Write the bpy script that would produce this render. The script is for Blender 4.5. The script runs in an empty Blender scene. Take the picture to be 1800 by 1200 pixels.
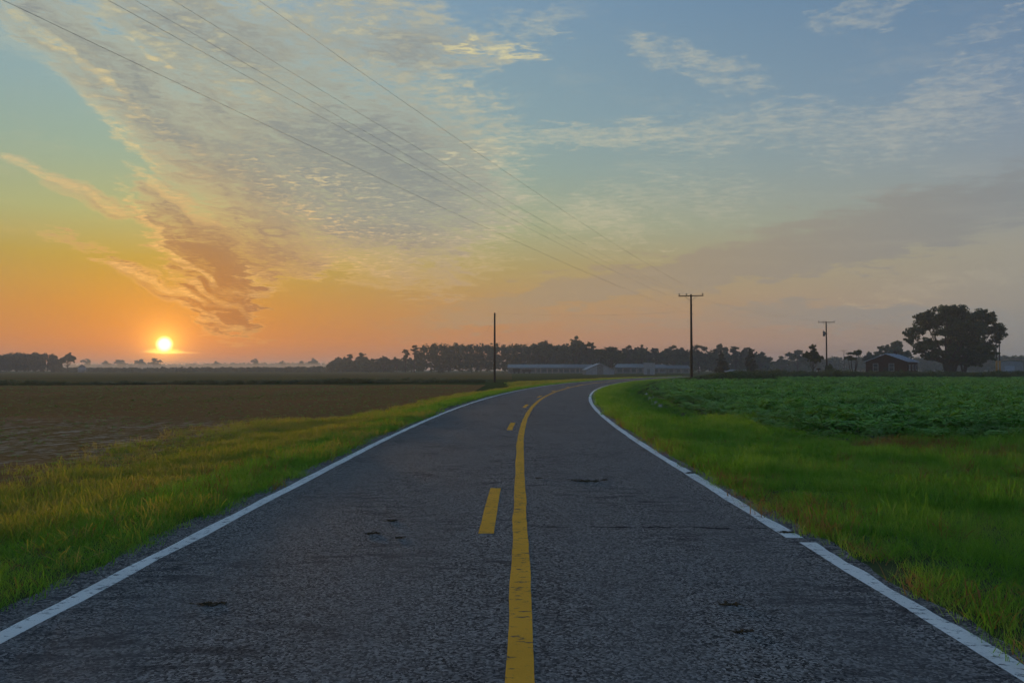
import bpy, math, random
import numpy as np
from mathutils import Vector, Matrix

random.seed(11)
RNG = np.random.default_rng(11)
scene = bpy.context.scene
COL = scene.collection
R = math.radians

# ------------------------------------------------------------------ camera
CAM_H = 1.70
FPX = 1373.0                       # focal length for an 1800 px wide picture
PITCH = math.atan(49.0 / FPX)      # horizon a little under the middle
cam_data = bpy.data.cameras.new("camera")
cam_data.sensor_width = 36.0
cam_data.lens = FPX / 1800.0 * 36.0
cam_data.clip_start = 0.1
cam_data.clip_end = 9000.0
cam = bpy.data.objects.new("camera", cam_data)
COL.objects.link(cam)
cam.location = (0, 0, CAM_H)
cam.rotation_euler = (math.pi / 2 + PITCH, 0, 0)
scene.camera = cam

# ------------------------------------------------------------------ render
scene.render.engine = 'CYCLES'
scene.cycles.use_denoising = True
scene.cycles.use_adaptive_sampling = True
scene.cycles.adaptive_threshold = 0.03
scene.cycles.adaptive_min_samples = 8
scene.cycles.max_bounces = 4
scene.cycles.diffuse_bounces = 2
scene.cycles.glossy_bounces = 2
scene.cycles.transmission_bounces = 4
scene.cycles.volume_bounces = 1
scene.cycles.transparent_max_bounces = 6
scene.cycles.sample_clamp_indirect = 6.0
scene.view_settings.view_transform = 'Standard'
scene.view_settings.look = 'None'
scene.view_settings.gamma = 1.0
scene.view_settings.exposure = 0.0
scene.view_settings.use_curve_mapping = False

# ------------------------------------------------------------------ helpers
def lin(r, g, b):
    def f(c):
        c = c / 255.0
        return c / 12.92 if c <= 0.04045 else ((c + 0.055) / 1.055) ** 2.4
    return (f(r), f(g), f(b), 1.0)

def sight(px, py):
    """azimuth (deg, right positive) and elevation of a spot of the sky"""
    a = (px - 900.0) / FPX
    b = (600.0 - py) / FPX
    cp, sp = math.cos(PITCH), math.sin(PITCH)
    d = Vector((a, cp - b * sp, sp + b * cp)).normalized()
    return math.degrees(math.atan2(d.x, d.y)), math.degrees(math.asin(d.z))

SUN_AZ, SUN_EL = sight(289, 605)
SUN_DIR = Vector((math.sin(R(SUN_AZ)) * math.cos(R(SUN_EL)),
                  math.cos(R(SUN_AZ)) * math.cos(R(SUN_EL)), math.sin(R(SUN_EL))))

class NT:
    """small helper for building node trees"""
    def __init__(self, tree):
        self.t = tree
        self.n = tree.nodes
        self.l = tree.links
    def node(self, typ, **kw):
        nd = self.n.new(typ)
        for k, v in kw.items():
            setattr(nd, k, v)
        return nd
    def put(self, sock, v):
        if hasattr(v, 'is_output') or isinstance(v, bpy.types.NodeSocket):
            self.l.new(v, sock)
        elif v is not None:
            sock.default_value = v
    def math(self, op, a, b=None, c=None, clamp=False):
        nd = self.node('ShaderNodeMath', operation=op)
        nd.use_clamp = clamp
        self.put(nd.inputs[0], a)
        if b is not None: self.put(nd.inputs[1], b)
        if c is not None: self.put(nd.inputs[2], c)
        return nd.outputs[0]
    def vmath(self, op, a, b=None, out=0):
        nd = self.node('ShaderNodeVectorMath', operation=op)
        self.put(nd.inputs[0], a)
        if b is not None: self.put(nd.inputs[1], b)
        return nd.outputs[out]
    def remap(self, v, a, b, c=0.0, d=1.0, smooth=False):
        nd = self.node('ShaderNodeMapRange')
        nd.interpolation_type = 'SMOOTHSTEP' if smooth else 'LINEAR'
        nd.clamp = True
        self.put(nd.inputs['Value'], v)
        nd.inputs['From Min'].default_value = a
        nd.inputs['From Max'].default_value = b
        nd.inputs['To Min'].default_value = c
        nd.inputs['To Max'].default_value = d
        return nd.outputs[0]
    def mix(self, f, a, b, blend='MIX'):
        nd = self.node('ShaderNodeMix', data_type='RGBA', blend_type=blend)
        nd.clamp_factor = True
        self.put(nd.inputs[0], f)
        self.put(nd.inputs[6], a)
        self.put(nd.inputs[7], b)
        return nd.outputs[2]
    def noise(self, vec, scale, detail=3.0, rough=0.55, dist=0.0, color=False):
        nd = self.node('ShaderNodeTexNoise')
        if vec is not None: self.l.new(vec, nd.inputs['Vector'])
        nd.inputs['Scale'].default_value = scale
        nd.inputs['Detail'].default_value = detail
        nd.inputs['Roughness'].default_value = rough
        nd.inputs['Distortion'].default_value = dist
        return nd.outputs['Color' if color else 'Fac']
    def mapping(self, vec, loc=(0, 0, 0), rot=(0, 0, 0), scale=(1, 1, 1), kind='POINT'):
        nd = self.node('ShaderNodeMapping', vector_type=kind)
        self.l.new(vec, nd.inputs['Vector'])
        nd.inputs['Location'].default_value = loc
        nd.inputs['Rotation'].default_value = rot
        nd.inputs['Scale'].default_value = scale
        return nd.outputs[0]
    def ramp(self, fac, stops, interp='LINEAR'):
        nd = self.node('ShaderNodeValToRGB')
        cr = nd.color_ramp
        cr.interpolation = interp
        while len(cr.elements) < len(stops):
            cr.elements.new(0.5)
        for e, (p, c) in zip(cr.elements, stops):
            e.position = p
            e.color = c
        self.put(nd.inputs[0], fac)
        return nd.outputs[0]

# ------------------------------------------------------------------ sky
world = bpy.data.worlds.new("World")
scene.world = world
world.use_nodes = True
w = NT(world.node_tree)
w.n.clear()
out = w.node('ShaderNodeOutputWorld')
bg = w.node('ShaderNodeBackground')
w.l.new(bg.outputs[0], out.inputs[0])
tc = w.node('ShaderNodeTexCoord')
dirv = w.vmath('NORMALIZE', tc.outputs['Generated'])
sep = w.node('ShaderNodeSeparateXYZ')
w.l.new(dirv, sep.inputs[0])
dx, dy, dz = sep.outputs
az = w.math('MULTIPLY', w.math('ARCTAN2', dx, dy), 180 / math.pi)
el = w.math('MULTIPLY', w.math('ARCSINE', dz), 180 / math.pi)
ang = w.math('MULTIPLY', w.math('ARCCOSINE', w.math('MINIMUM', w.vmath('DOT_PRODUCT', dirv, tuple(SUN_DIR), out=1), 1.0)), 180 / math.pi)
# clear air: warm under the sun, blue-grey away from it
elp = w.remap(el, -2, 62)
def stops(lst):
    return [((e + 2) / 64.0, lin(*c)) for e, c in lst]
warm = w.ramp(elp, stops([(-2, (176, 100, 72)), (0.4, (196, 118, 76)), (2, (212, 132, 62)), (4.2, (206, 142, 58)), (7.4, (188, 160, 70)),
                          (10.3, (176, 180, 122)), (14.3, (156, 178, 156)), (18, (149, 176, 174)), (25, (138, 168, 186)), (60, (98, 138, 178))]))
cool = w.ramp(elp, stops([(-2, (112, 116, 122)), (0.4, (124, 127, 130)), (2, (138, 137, 134)), (4.2, (152, 147, 138)), (7.4, (158, 154, 142)),
                          (10.3, (150, 155, 154)), (14.3, (138, 152, 164)), (18, (121, 144, 167)), (25, (98, 129, 161)), (60, (80, 112, 150))]))
daz = w.math('ABSOLUTE', w.math('WRAP', w.math('SUBTRACT', az, SUN_AZ), 180.0, -180.0))
side = w.remap(daz, 4, 58, 1, 0)
air = w.mix(side, cool, warm)

nish = w.node('ShaderNodeTexSky', sky_type='NISHITA')
nish.sun_disc = False
nish.sun_elevation = R(SUN_EL)
nish.sun_rotation = R(SUN_AZ)
nish.air_density = 1.2
nish.dust_density = 2.5
nish_c = w.vmath('MULTIPLY', nish.outputs[0], (0.05, 0.05, 0.05))
sky = w.mix(0.06, air, nish_c)

# --- clouds: a high sheet of broken altocumulus, spun into a plume over the sun
ae = w.node('ShaderNodeCombineXYZ')
w.l.new(az, ae.inputs[0]); w.l.new(el, ae.inputs[1]); ae.inputs[2].default_value = 1.0
aev = ae.outputs[0]
zc = w.math('ADD', w.math('MAXIMUM', dz, 0.0), 0.06)
pl = w.node('ShaderNodeCombineXYZ')
w.l.new(w.math('DIVIDE', dx, zc), pl.inputs[0]); w.l.new(w.math('DIVIDE', dy, zc), pl.inputs[1])
plane = pl.outputs[0]
warp1 = w.vmath('MULTIPLY', w.vmath('SUBTRACT', w.noise(aev, 0.35, 2, 0.6, color=True), (0.5, 0.5, 0.5)), (2.6, 1.6, 0))
drift = w.math('SUBTRACT', w.noise(w.mapping(aev, rot=(0, 0, R(27)), scale=(0.28, 1.6, 1)), 1.1, 5, 0.72), 0.5)
dn = w.node('ShaderNodeVectorMath', operation='SCALE'); dn.inputs[0].default_value = (8.0, -4.1, 0); w.l.new(drift, dn.inputs['Scale'])
wv = w.vmath('ADD', w.vmath('ADD', aev, warp1), dn.outputs[0])

def strokes(lst, vec):
    """sum of soft ellipses: picture spot, half length, half width, tilt, weight"""
    acc = None
    for (px, py, a, b, deg, wt) in lst:
        c = sight(px, py)
        t = R(deg)
        e = sight(px + math.cos(t) * a * .5, py + math.sin(t) * a * .5)
        vx, vy = (e[0] - c[0]) * 2, (e[1] - c[1]) * 2
        la = math.hypot(vx, vy)
        lb = b * la / a
        ux, uy = vx / la, vy / la
        A = (ux / la, uy / la, -(ux * c[0] + uy * c[1]) / la)
        B = (-uy / lb, ux / lb, -(-uy * c[0] + ux * c[1]) / lb)
        u = w.vmath('DOT_PRODUCT', vec, A, out=1)
        v = w.vmath('DOT_PRODUCT', vec, B, out=1)
        q = w.math('MULTIPLY_ADD', u, u, w.math('MULTIPLY', v, v))
        d = w.remap(q, 0.0, 1.0, wt, 0.0, smooth=True)
        acc = d if acc is None else w.math('ADD', acc, d)
    return acc

plume = strokes([
    (500, 215, 520, 190, 26, 1.0), (150, 110, 280, 75, 38, .8), (680, 320, 330, 130, 8, .8), (400, 350, 230, 110, 42, .75),
    (320, 420, 150, 62, 52, 1.0), (385, 500, 120, 80, 58, 1.15), (400, 545, 80, 56, -55, .9), (150, 340, 170, 26, 24, .8),
    (285, 505, 140, 22, 24, .95), (330, 540, 90, 10, 24, .6), (440, 470, 90, 30, 20, .5), (230, 471, 80, 11, 14, .9), (620, 430, 300, 60, 6, .65), (640, 40, 240, 90, 8, .75),
    (780, 88, 220, 40, 2, .6), (800, 190, 200, 90, 30, .5), (330, 30, 260, 80, 25, .55),
    (490, 468, 120, 36, -4, .6), (120, 420, 80, 20, 10, .6), (740, 490, 190, 26, -4, .55), (765, 525, 70, 10, -10, .8),
], wv)
veil = strokes([
    (1000, 242, 250, 26, -3, .9), (1290, 228, 320, 56, -7, .75), (1225, 112, 190, 44, 18, .8), (1530, 20, 150, 44, -18, .75),
    (1740, 42, 140, 28, -28, .75), (1690, 150, 230, 75, -26, .75), (1600, 235, 320, 80, -14, .65), (1020, 385, 130, 44, 0, .65),
    (1100, 430, 110, 26, -10, .65), (1190, 350, 260, 80, 0, .55), (930, 45, 140, 40, -12, .6),
    (1650, 500, 300, 30, -12, .65), (860, 90, 130, 15, 2, .9),
], wv)
greyband = strokes([
    (1560, 400, 560, 90, -14, 1.0), (1250, 480, 460, 44, -8, .8), (960, 520, 380, 42, -14, .8),
    (1250, 560, 620, 30, -2, .6), (1600, 560, 460, 40, 2, .6),
], wv)
threads = strokes([
    (268, 400, 120, 10, 50, .8), (335, 470, 110, 9, 34, .9), (365, 515, 90, 8, 30, .8), (285, 500, 140, 9, 22, 1.0), (385, 568, 60, 8, 2, .8),
    (345, 545, 70, 6, 22, .8), (230, 471, 70, 6, 14, .9), (140, 333, 170, 11, 24, .7), (440, 505, 50, 14, -50, .7), (850, 88, 120, 9, 1, .9),
    (120, 95, 190, 16, 38, .6), (215, 235, 120, 16, 45, .6), (300, 345, 120, 14, 36, .7), (260, 95, 60, 6, 30, .7)], wv)
flock = strokes([(700, 400, 300, 90, 6, .8), (560, 330, 260, 80, 20, .7), (860, 330, 120, 110, 20, .7), (650, 60, 260, 90, 10, .7), (820, 220, 120, 120, 30, .6),
                 (330, 60, 330, 90, 30, .8), (620, 470, 240, 40, 0, .8), (240, 200, 220, 60, 40, .7)], wv)
fil = w.noise(w.mapping(wv, rot=(0, 0, R(25)), scale=(0.42, 1.3, 1)), 1.1, 5, 0.74)
ripple = w.noise(w.mapping(plane, rot=(0, 0, R(18)), scale=(1.0, 1.4, 1)), 15.0, 4, 0.70)
broad = w.noise(w.mapping(plane, rot=(0, 0, R(30)), scale=(1.0, 1.6, 1)), 1.6, 2, 0.5)
fa = w.math('MAXIMUM', w.remap(az, -25, -6, .78, .40), w.remap(el, 13, 7, .3, .9))
tex = w.math('ADD', w.math('MULTIPLY', fil, fa), w.math('MULTIPLY', ripple, w.math('SUBTRACT', 1.0, fa)))
texc = w.math('SUBTRACT', tex, 0.5)
# torn sheet: grey where thick, lit gold where thin
body = w.math('SUBTRACT', 1.0, w.math('POWER', 2.718, w.math('MULTIPLY', plume, -1.05)))
dens = w.math('MULTIPLY_ADD', texc, 2.5, body)
edge = w.remap(plume, 0.02, 0.5, smooth=True)
cov = w.math('MULTIPLY', w.remap(dens, 0.04, 0.85, smooth=True), edge)
thick = w.remap(w.math('MULTIPLY_ADD', texc, 1.7, body), 0.20, 0.85)
dv = w.math('ADD', w.math('MULTIPLY', w.math('MINIMUM', veil, 1.0), 0.75), w.math('MULTIPLY', texc, 3.4))
covv = w.math('MULTIPLY', w.remap(dv, 0.1, 1.25, smooth=True), w.remap(veil, 0.03, 0.4, smooth=True))
# loose wisps that go on round the whole sky
wisp = w.math('MULTIPLY', w.remap(w.math('ADD', broad, w.math('MULTIPLY', texc, .7)), 0.50, 0.85, 0, 0.4, smooth=True), w.remap(el, 3, 14))
covv = w.math('MAXIMUM', covv, wisp)
near = w.remap(ang, 4, 19, 1, 0)                       # close to the sun the lit rims are gold
lit_hi = w.mix(side, lin(174, 176, 172), lin(216, 207, 162))
lit = w.mix(near, lit_hi, lin(252, 196, 108))
lit = w.mix(w.remap(el, 13, 3), lit, w.mix(side, lin(176, 164, 140), lin(244, 186, 100)))
sh_hi = w.mix(side, lin(132, 141, 149), lin(143, 144, 138))
shade = w.mix(w.remap(ang, 4, 14, 1, 0), sh_hi, lin(172, 124, 68))
shade = w.mix(w.remap(el, 11, 3), shade, w.mix(side, lin(142, 136, 132), lin(172, 112, 58)))
gb = w.math('MULTIPLY', w.remap(w.math('ADD', w.math('MULTIPLY', greyband, .8), w.math('MULTIPLY', texc, 0.8)), 0.1, 0.9, smooth=True), w.remap(greyband, 0.02, 0.35, smooth=True))
s1 = w.mix(w.math('MULTIPLY', gb, 0.75), sky, w.mix(side, lin(132, 136, 138), lin(186, 150, 98)))
s2 = w.mix(w.math('MULTIPLY', covv, 0.62), s1, lit)
s3 = w.mix(w.math('MULTIPLY', cov, w.remap(el, 4, 20, .95, .80)), s2, w.mix(thick, lit, shade))
grain_f = w.math('MULTIPLY', w.remap(w.math('ADD', texc, w.math('MULTIPLY', w.math('SUBTRACT', ripple, .5), .8)), -.03, .24, smooth=True), w.math('MINIMUM', flock, 1.0))
s3 = w.mix(w.math('MULTIPLY', grain_f, w.remap(broad, .38, .62, .5, 1.0)), s3, lit)
th_f = w.math('MULTIPLY', w.math('MINIMUM', threads, 1.0), w.remap(w.math('ADD', texc, w.math('MULTIPLY', w.math('SUBTRACT', ripple, .5), .5)), -.12, .12, .05, 1.0))
s3 = w.mix(w.math('MULTIPLY', th_f, .8), s3, w.mix(w.remap(ang, 4, 22, 1, 0), lin(226, 214, 160), lin(255, 200, 112)))
# the sun: disc, aureole and the lit edge of the low cloud bank under it
glow = w.math('MULTIPLY', w.math('POWER', 2.718, w.math('MULTIPLY', ang, -1 / 0.62)), 2.4)
glow2 = w.math('MULTIPLY', w.math('POWER', 2.718, w.math('MULTIPLY', ang, -1 / 3.4)), 0.50)
disc = w.remap(ang, 0.08, 0.62, 3.5, 0.0, smooth=True)
bank = strokes([(290, 617, 40, 7, 1, .8), (300, 619, 62, 3, 1, .5)], aev)
def scaled(fac, col):
    nd = w.node('ShaderNodeVectorMath', operation='SCALE')
    nd.inputs[0].default_value = col
    w.l.new(fac, nd.inputs['Scale'])
    return nd.outputs[0]
tot = w.vmath('ADD', s3, scaled(disc, (1.0, .86, .5)))
tot = w.vmath('ADD', tot, scaled(glow, (1.0, .52, .06)))
tot = w.vmath('ADD', tot, scaled(glow2, (1.0, .30, .02)))
tot = w.vmath('ADD', tot, scaled(bank, (1.0, .6, .12)))
w.l.new(tot, bg.inputs[0])
bg.inputs[1].default_value = 1.0
world.cycles.sampling_method = 'MANUAL'
world.cycles.sample_map_resolution = 1024

# ------------------------------------------------------------------ sun
sd = bpy.data.lights.new("sun", 'SUN')
sd.energy = 2.0
sd.angle = R(1.2)
sd.color = (1.0, 0.60, 0.26)
sun = bpy.data.objects.new("sun", sd)
COL.objects.link(sun)
sun.location = (-200, 400, 60)
sun.rotation_euler = (-SUN_DIR).to_track_quat('-Z', 'Y').to_euler()

# ------------------------------------------------------------------ object helpers
def obj(name, mesh, mat=None, parent=None):
    o = bpy.data.objects.new(name, mesh)
    COL.objects.link(o)
    if mat is not None and mesh is not None and not mesh.materials:
        mesh.materials.append(mat)
    if parent is not None:
        o.parent = parent
    return o

def tag(o, label=None, cat=None, group=None, kind=None):
    if label: o['label'] = label
    if cat: o['category'] = cat
    if group: o['group'] = group
    if kind: o['kind'] = kind
    return o

def empty(name, loc, rz=0.0):
    o = bpy.data.objects.new(name, None)
    COL.objects.link(o)
    o.empty_display_size = 0.2
    o.location = loc
    o.rotation_euler = (0, 0, rz)
    return o

def copy_tree(o, parent=None):
    c = o.copy()
    COL.objects.link(c)
    c.parent = parent
    for ch in [x for x in COL.objects if x.parent is o]:
        copy_tree(ch, c)
    return c

class MB:
    """collects simple shapes into one mesh"""
    def __init__(self):
        self.v = []; self.f = []; self.smooth = []
    def add(self, verts, faces, smooth=False):
        n = len(self.v)
        self.v += [tuple(p) for p in verts]
        self.f += [tuple(i + n for i in f) for f in faces]
        self.smooth += [smooth] * len(faces)
    def box(self, x0, x1, y0, y1, z0, z1):
        self.add([(x0, y0, z0), (x1, y0, z0), (x1, y1, z0), (x0, y1, z0), (x0, y0, z1), (x1, y0, z1), (x1, y1, z1), (x0, y1, z1)],
                 [(0, 3, 2, 1), (4, 5, 6, 7), (0, 1, 5, 4), (1, 2, 6, 5), (2, 3, 7, 6), (3, 0, 4, 7)])
    def tube(self, pts, radii, n=8, cap=True):
        pts = [Vector(p) for p in pts]
        rings = []
        for i, p in enumerate(pts):
            a = pts[max(i - 1, 0)]; b = pts[min(i + 1, len(pts) - 1)]
            t = (b - a).normalized()
            up = Vector((0, 0, 1)) if abs(t.z) < 0.95 else Vector((0, 1, 0))
            u = t.cross(up).normalized(); v = u.cross(t)
            rings.append([p + (u * math.cos(2 * math.pi * k / n) + v * math.sin(2 * math.pi * k / n)) * radii[i] for k in range(n)])
        verts = [q for r in rings for q in r]
        faces = []
        for i in range(len(rings) - 1):
            for k in range(n):
                k2 = (k + 1) % n
                faces.append((i * n + k, i * n + k2, (i + 1) * n + k2, (i + 1) * n + k))
        if cap:
            faces.append(tuple(range(n))[::-1])
            faces.append(tuple((len(rings) - 1) * n + k for k in range(n)))
        self.add(verts, faces, True)
    def prism(self, poly, y0, y1):
        """poly in x,z extruded along y"""
        n = len(poly)
        verts = [(x, y0, z) for x, z in poly] + [(x, y1, z) for x, z in poly]
        faces = [tuple(range(n)), tuple(range(2 * n - 1, n - 1, -1))]
        for k in range(n):
            k2 = (k + 1) % n
            faces.append((k, k + n, k2 + n, k2))
        self.add(verts, faces)
    def mesh(self, name):
        me = bpy.data.meshes.new(name)
        me.from_pydata(self.v, [], self.f)
        me.polygons.foreach_set('use_smooth', self.smooth)
        me.update()
        return me
    def build(self, name, mat, parent=None):
        return obj(name, self.mesh(name), mat, parent)

def np_mesh(name, verts, quads, smooth=False):
    me = bpy.data.meshes.new(name)
    verts = np.asarray(verts, np.float32); quads = np.asarray(quads, np.int32)
    k = quads.shape[1]
    me.vertices.add(len(verts)); me.vertices.foreach_set('co', verts.ravel())
    me.loops.add(quads.size); me.loops.foreach_set('vertex_index', quads.ravel())
    me.polygons.add(len(quads))
    me.polygons.foreach_set('loop_start', np.arange(0, quads.size, k, dtype=np.int32))
    me.polygons.foreach_set('loop_total', np.full(len(quads), k, np.int32))
    if smooth: me.polygons.foreach_set('use_smooth', np.ones(len(quads), bool))
    me.update(calc_edges=True)
    me.validate()
    return me

# ------------------------------------------------------------------ materials
def new_mat(name):
    m = bpy.data.materials.new(name)
    m.use_nodes = True
    t = NT(m.node_tree)
    t.n.clear()
    o = t.node('ShaderNodeOutputMaterial')
    return m, t, o

def principled(t, o, color, rough=0.8, spec=0.3, metal=0.0, normal=None):
    b = t.node('ShaderNodeBsdfPrincipled')
    t.put(b.inputs['Base Color'], color)
    t.put(b.inputs['Roughness'], rough)
    t.put(b.inputs['Specular IOR Level'], spec)
    t.put(b.inputs['Metallic'], metal)
    if normal is not None: t.l.new(normal, b.inputs['Normal'])
    t.l.new(b.outputs[0], o.inputs[0])
    return b

def bump(t, h, strength, dist):
    b = t.node('ShaderNodeBump')
    b.inputs['Strength'].default_value = strength
    b.inputs['Distance'].default_value = dist
    t.l.new(h, b.inputs['Height'])
    return b.outputs[0]

def simple_mat(name, c1, c2, scale=3.0, rough=0.8, spec=0.3, metal=0.0, stretch=(1, 1, 1), bumpd=0.0):
    m, t, o = new_mat(name)
    tcn = t.node('ShaderNodeTexCoord')
    v = t.mapping(tcn.outputs['Object'], scale=stretch)
    n = t.noise(v, scale, 5, .6)
    col = t.mix(t.remap(n, .3, .7), (*c1, 1), (*c2, 1))
    nm = bump(t, n, .6, bumpd) if bumpd else None
    principled(t, o, col, rough, spec, metal, nm)
    return m

def leaf_mat(name, cols, trans=0.35, scale=0.6, rough=.6, per_instance=True, tr_col=None):
    """leaf / blade: colour varies between plants and over the clump; light shines through"""
    m, t, o = new_mat(name)
    geo = t.node('ShaderNodeNewGeometry')
    oi = t.node('ShaderNodeObjectInfo')
    n = t.noise(geo.outputs['Position'], scale, 4, .7)
    n = t.math('MULTIPLY_ADD', t.math('SUBTRACT', n, .5), 1.5, .5)
    f = t.math('ADD', t.math('MULTIPLY', n, 0.9), t.math('MULTIPLY', oi.outputs['Random'], .5 if per_instance else 0.0))
    f = t.remap(f, .3, 1.0 if per_instance else .62)
    k = len(cols) - 1
    col = t.ramp(f, [(i / k, (*c, 1)) for i, c in enumerate(cols)])
    p = t.node('ShaderNodeBsdfPrincipled')
    t.l.new(col, p.inputs['Base Color'])
    p.inputs['Roughness'].default_value = rough
    p.inputs['Specular IOR Level'].default_value = .25
    tr = t.node('ShaderNodeBsdfTranslucent')
    t.l.new(t.mix(1.0, col, (1.5, 1.35, .6, 1) if tr_col is None else (*tr_col, 1), 'MULTIPLY'), tr.inputs[0])
    mx = t.node('ShaderNodeMixShader')
    mx.inputs[0].default_value = trans
    t.l.new(p.outputs[0], mx.inputs[1]); t.l.new(tr.outputs[0], mx.inputs[2])
    t.l.new(mx.outputs[0], o.inputs[0])
    return m

# asphalt
def make_asphalt():
    m, t, o = new_mat('worn_asphalt')
    tcn = t.node('ShaderNodeTexCoord')
    P = tcn.outputs['Object']; U = tcn.outputs['UV']
    su = t.node('ShaderNodeSeparateXYZ'); t.l.new(U, su.inputs[0])
    off, s = su.outputs[0], su.outputs[1]
    stone = t.node('ShaderNodeTexVoronoi'); stone.inputs['Scale'].default_value = 66.0
    t.l.new(P, stone.inputs['Vector'])
    sc_ = t.node('ShaderNodeSeparateXYZ'); t.l.new(stone.outputs['Color'], sc_.inputs[0])
    grain = sc_.outputs[0]
    stone2 = t.node('ShaderNodeTexVoronoi'); stone2.inputs['Scale'].default_value = 24.0
    t.l.new(P, stone2.inputs['Vector'])
    sc2 = t.node('ShaderNodeSeparateXYZ'); t.l.new(stone2.outputs['Color'], sc2.inputs[0])
    patch = t.noise(t.mapping(P, scale=(1, .45, 1)), .8, 4, .6)
    blot = t.noise(t.mapping(P, scale=(.8, 2.8, 1)), 2.6, 5, .68, .5)
    base = t.mix(t.math('POWER', grain, 1.6), (.027, .024, .023, 1), (.38, .35, .325, 1))
    base = t.mix(t.remap(sc2.outputs[1], .72, .95, 0, .4), base, (.24, .23, .22, 1))
    base = t.mix(t.remap(patch, .35, .7, 0, .35), base, (.11, .108, .112, 1))
    # bleeding tar: darker lateral ripples
    base = t.mix(t.math('MULTIPLY', t.remap(blot, .49, .60, 0, .68, smooth=True), t.remap(t.noise(P, .55, 2, .5), .42, .62)), base, (.030, .029, .034, 1))
    # wheel paths are a little paler and smoother
    def path(c):
        return t.remap(t.math('ABSOLUTE', t.math('SUBTRACT', off, c)), 0.1, 0.55, 1, 0, smooth=True)
    wp = t.math('MAXIMUM', t.math('MAXIMUM', path(-2.45), path(-0.95)), t.math('MAXIMUM', path(.75), path(2.1)))
    base = t.mix(t.math('MULTIPLY', wp, .28), base, (.155, .146, .14, 1))
    # cracks across the lane and a few hair cracks
    cn = t.math('MULTIPLY', t.math('SUBTRACT', t.noise(P, 1.6, 4, .7), .5), .35)
    def crack(pos, width, lo, hi):
        a = t.math('ABSOLUTE', t.math('ADD', t.math('SUBTRACT', s, pos), cn))
        k = t.remap(a, width * .4, width, 1, 0)
        k = t.math('MULTIPLY', k, t.math('MULTIPLY', t.math('GREATER_THAN', off, lo), t.math('LESS_THAN', off, hi)))
        return t.math('MULTIPLY', k, t.remap(t.noise(P, 3.1, 3), .36, .46))
    ck = crack(8.36, .036, .12, 2.7)
    base = t.mix(ck, base, (.012, .012, .014, 1))
    h = t.math('ADD', t.math('MULTIPLY', stone.outputs['Distance'], -1.0), t.math('MULTIPLY', ck, -1.5))
    principled(t, o, base, .95, .06, 0, bump(t, h, .4, .004))
    return m

def make_paint(name, c, worn):
    m, t, o = new_mat(name)
    tcn = t.node('ShaderNodeTexCoord')
    P = tcn.outputs['Object']
    n1 = t.noise(t.mapping(P, scale=(1, 2.2, 1)), 9, 5, .7)
    n2 = t.noise(P, 55, 2, .6)
    n3 = t.noise(P, 1.2, 3, .6)
    col = t.mix(t.remap(n3, .3, .7), (*[x * .80 for x in c], 1), (*c, 1))
    col = t.mix(t.remap(n2, .3, .75, 0, .35), col, (*[x * .6 for x in c], 1))
    k = t.remap(n1, worn, worn + .06, 0, .85)
    col = t.mix(k, col, (.075, .072, .07, 1))
    principled(t, o, col, .9, .08, 0, bump(t, n2, .4, .002))
    return m

M = {}
M['asphalt'] = make_asphalt()
M['white'] = make_paint('white_road_paint', (.90, .88, .83), .565)
M['yellow'] = make_paint('yellow_road_paint', (.95, .44, .045), .572)
M['verge_soil'] = simple_mat('verge_earth', (.040, .060, .016), (.080, .090, .032), 1.2, .95, .1, bumpd=.02)
M['pole'] = simple_mat('weathered_pole_wood', (.040, .028, .020), (.085, .060, .042), 3, .85, .2, stretch=(6, 6, .4), bumpd=.01)
M['porcelain'] = simple_mat('insulator_porcelain', (.16, .12, .10), (.24, .20, .18), 8, .3, .5)
M['steel'] = simple_mat('galvanised_steel', (.09, .09, .095), (.15, .15, .155), 4, .6, .4, .3)
M['wire'] = simple_mat('wire_aluminium', (.10, .10, .11), (.16, .16, .17), 5, .55, .4, .3)
M['guard'] = simple_mat('yellow_guard_plastic', (.42, .20, .03), (.52, .26, .05), 2, .5, .4)
M['bark'] = simple_mat('tree_bark', (.045, .034, .026), (.095, .075, .058), 3, .9, .15, stretch=(3, 3, .7), bumpd=.03)
M['brick'] = simple_mat('dark_red_brick', (.034, .013, .011), (.060, .023, .018), 5, .85, .2)
M['metal_roof'] = simple_mat('blue_grey_metal_roof', (.30, .35, .44), (.40, .46, .56), 1.2, .45, .5, .2)
M['grey_tin'] = simple_mat('grey_corrugated_tin', (.24, .26, .30), (.36, .38, .42), 1.5, .6, .4, .2, stretch=(3, 3, .5))
M['pale_tin'] = simple_mat('pale_tin_roof', (.13, .145, .155), (.19, .205, .22), .8, .5, .4, .1)
M['wall_grey'] = simple_mat('dull_grey_siding', (.16, .16, .155), (.25, .25, .24), 1.1, .8, .2)
M['dark'] = simple_mat('dark_opening', (.018, .018, .020), (.035, .034, .034), 2, .7, .2)
M['shade_gap'] = simple_mat('curtained_opening', (.10, .10, .10), (.14, .14, .14), 1, .8, .1)
M['trim'] = simple_mat('white_trim_paint', (.22, .23, .24), (.30, .31, .32), 4, .6, .3)
M['pane'] = simple_mat('window_pane', (.03, .035, .045), (.05, .06, .075), 2, .12, .6)
M['pink_board'] = simple_mat('pale_pink_board', (.34, .26, .22), (.45, .36, .31), 2, .8, .2)
M['clod'] = simple_mat('dry_mud_and_straw', (.035, .026, .016), (.085, .065, .035), 14, .95, .1)
M['oak_leaf'] = leaf_mat('oak_foliage', [(.022, .040, .012), (.040, .068, .020), (.065, .10, .030)], .25, .5, per_instance=False)
M['pine_leaf'] = leaf_mat('pine_foliage', [(.025, .036, .016), (.040, .056, .022), (.060, .078, .032)], .2, .3, per_instance=True)
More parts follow.
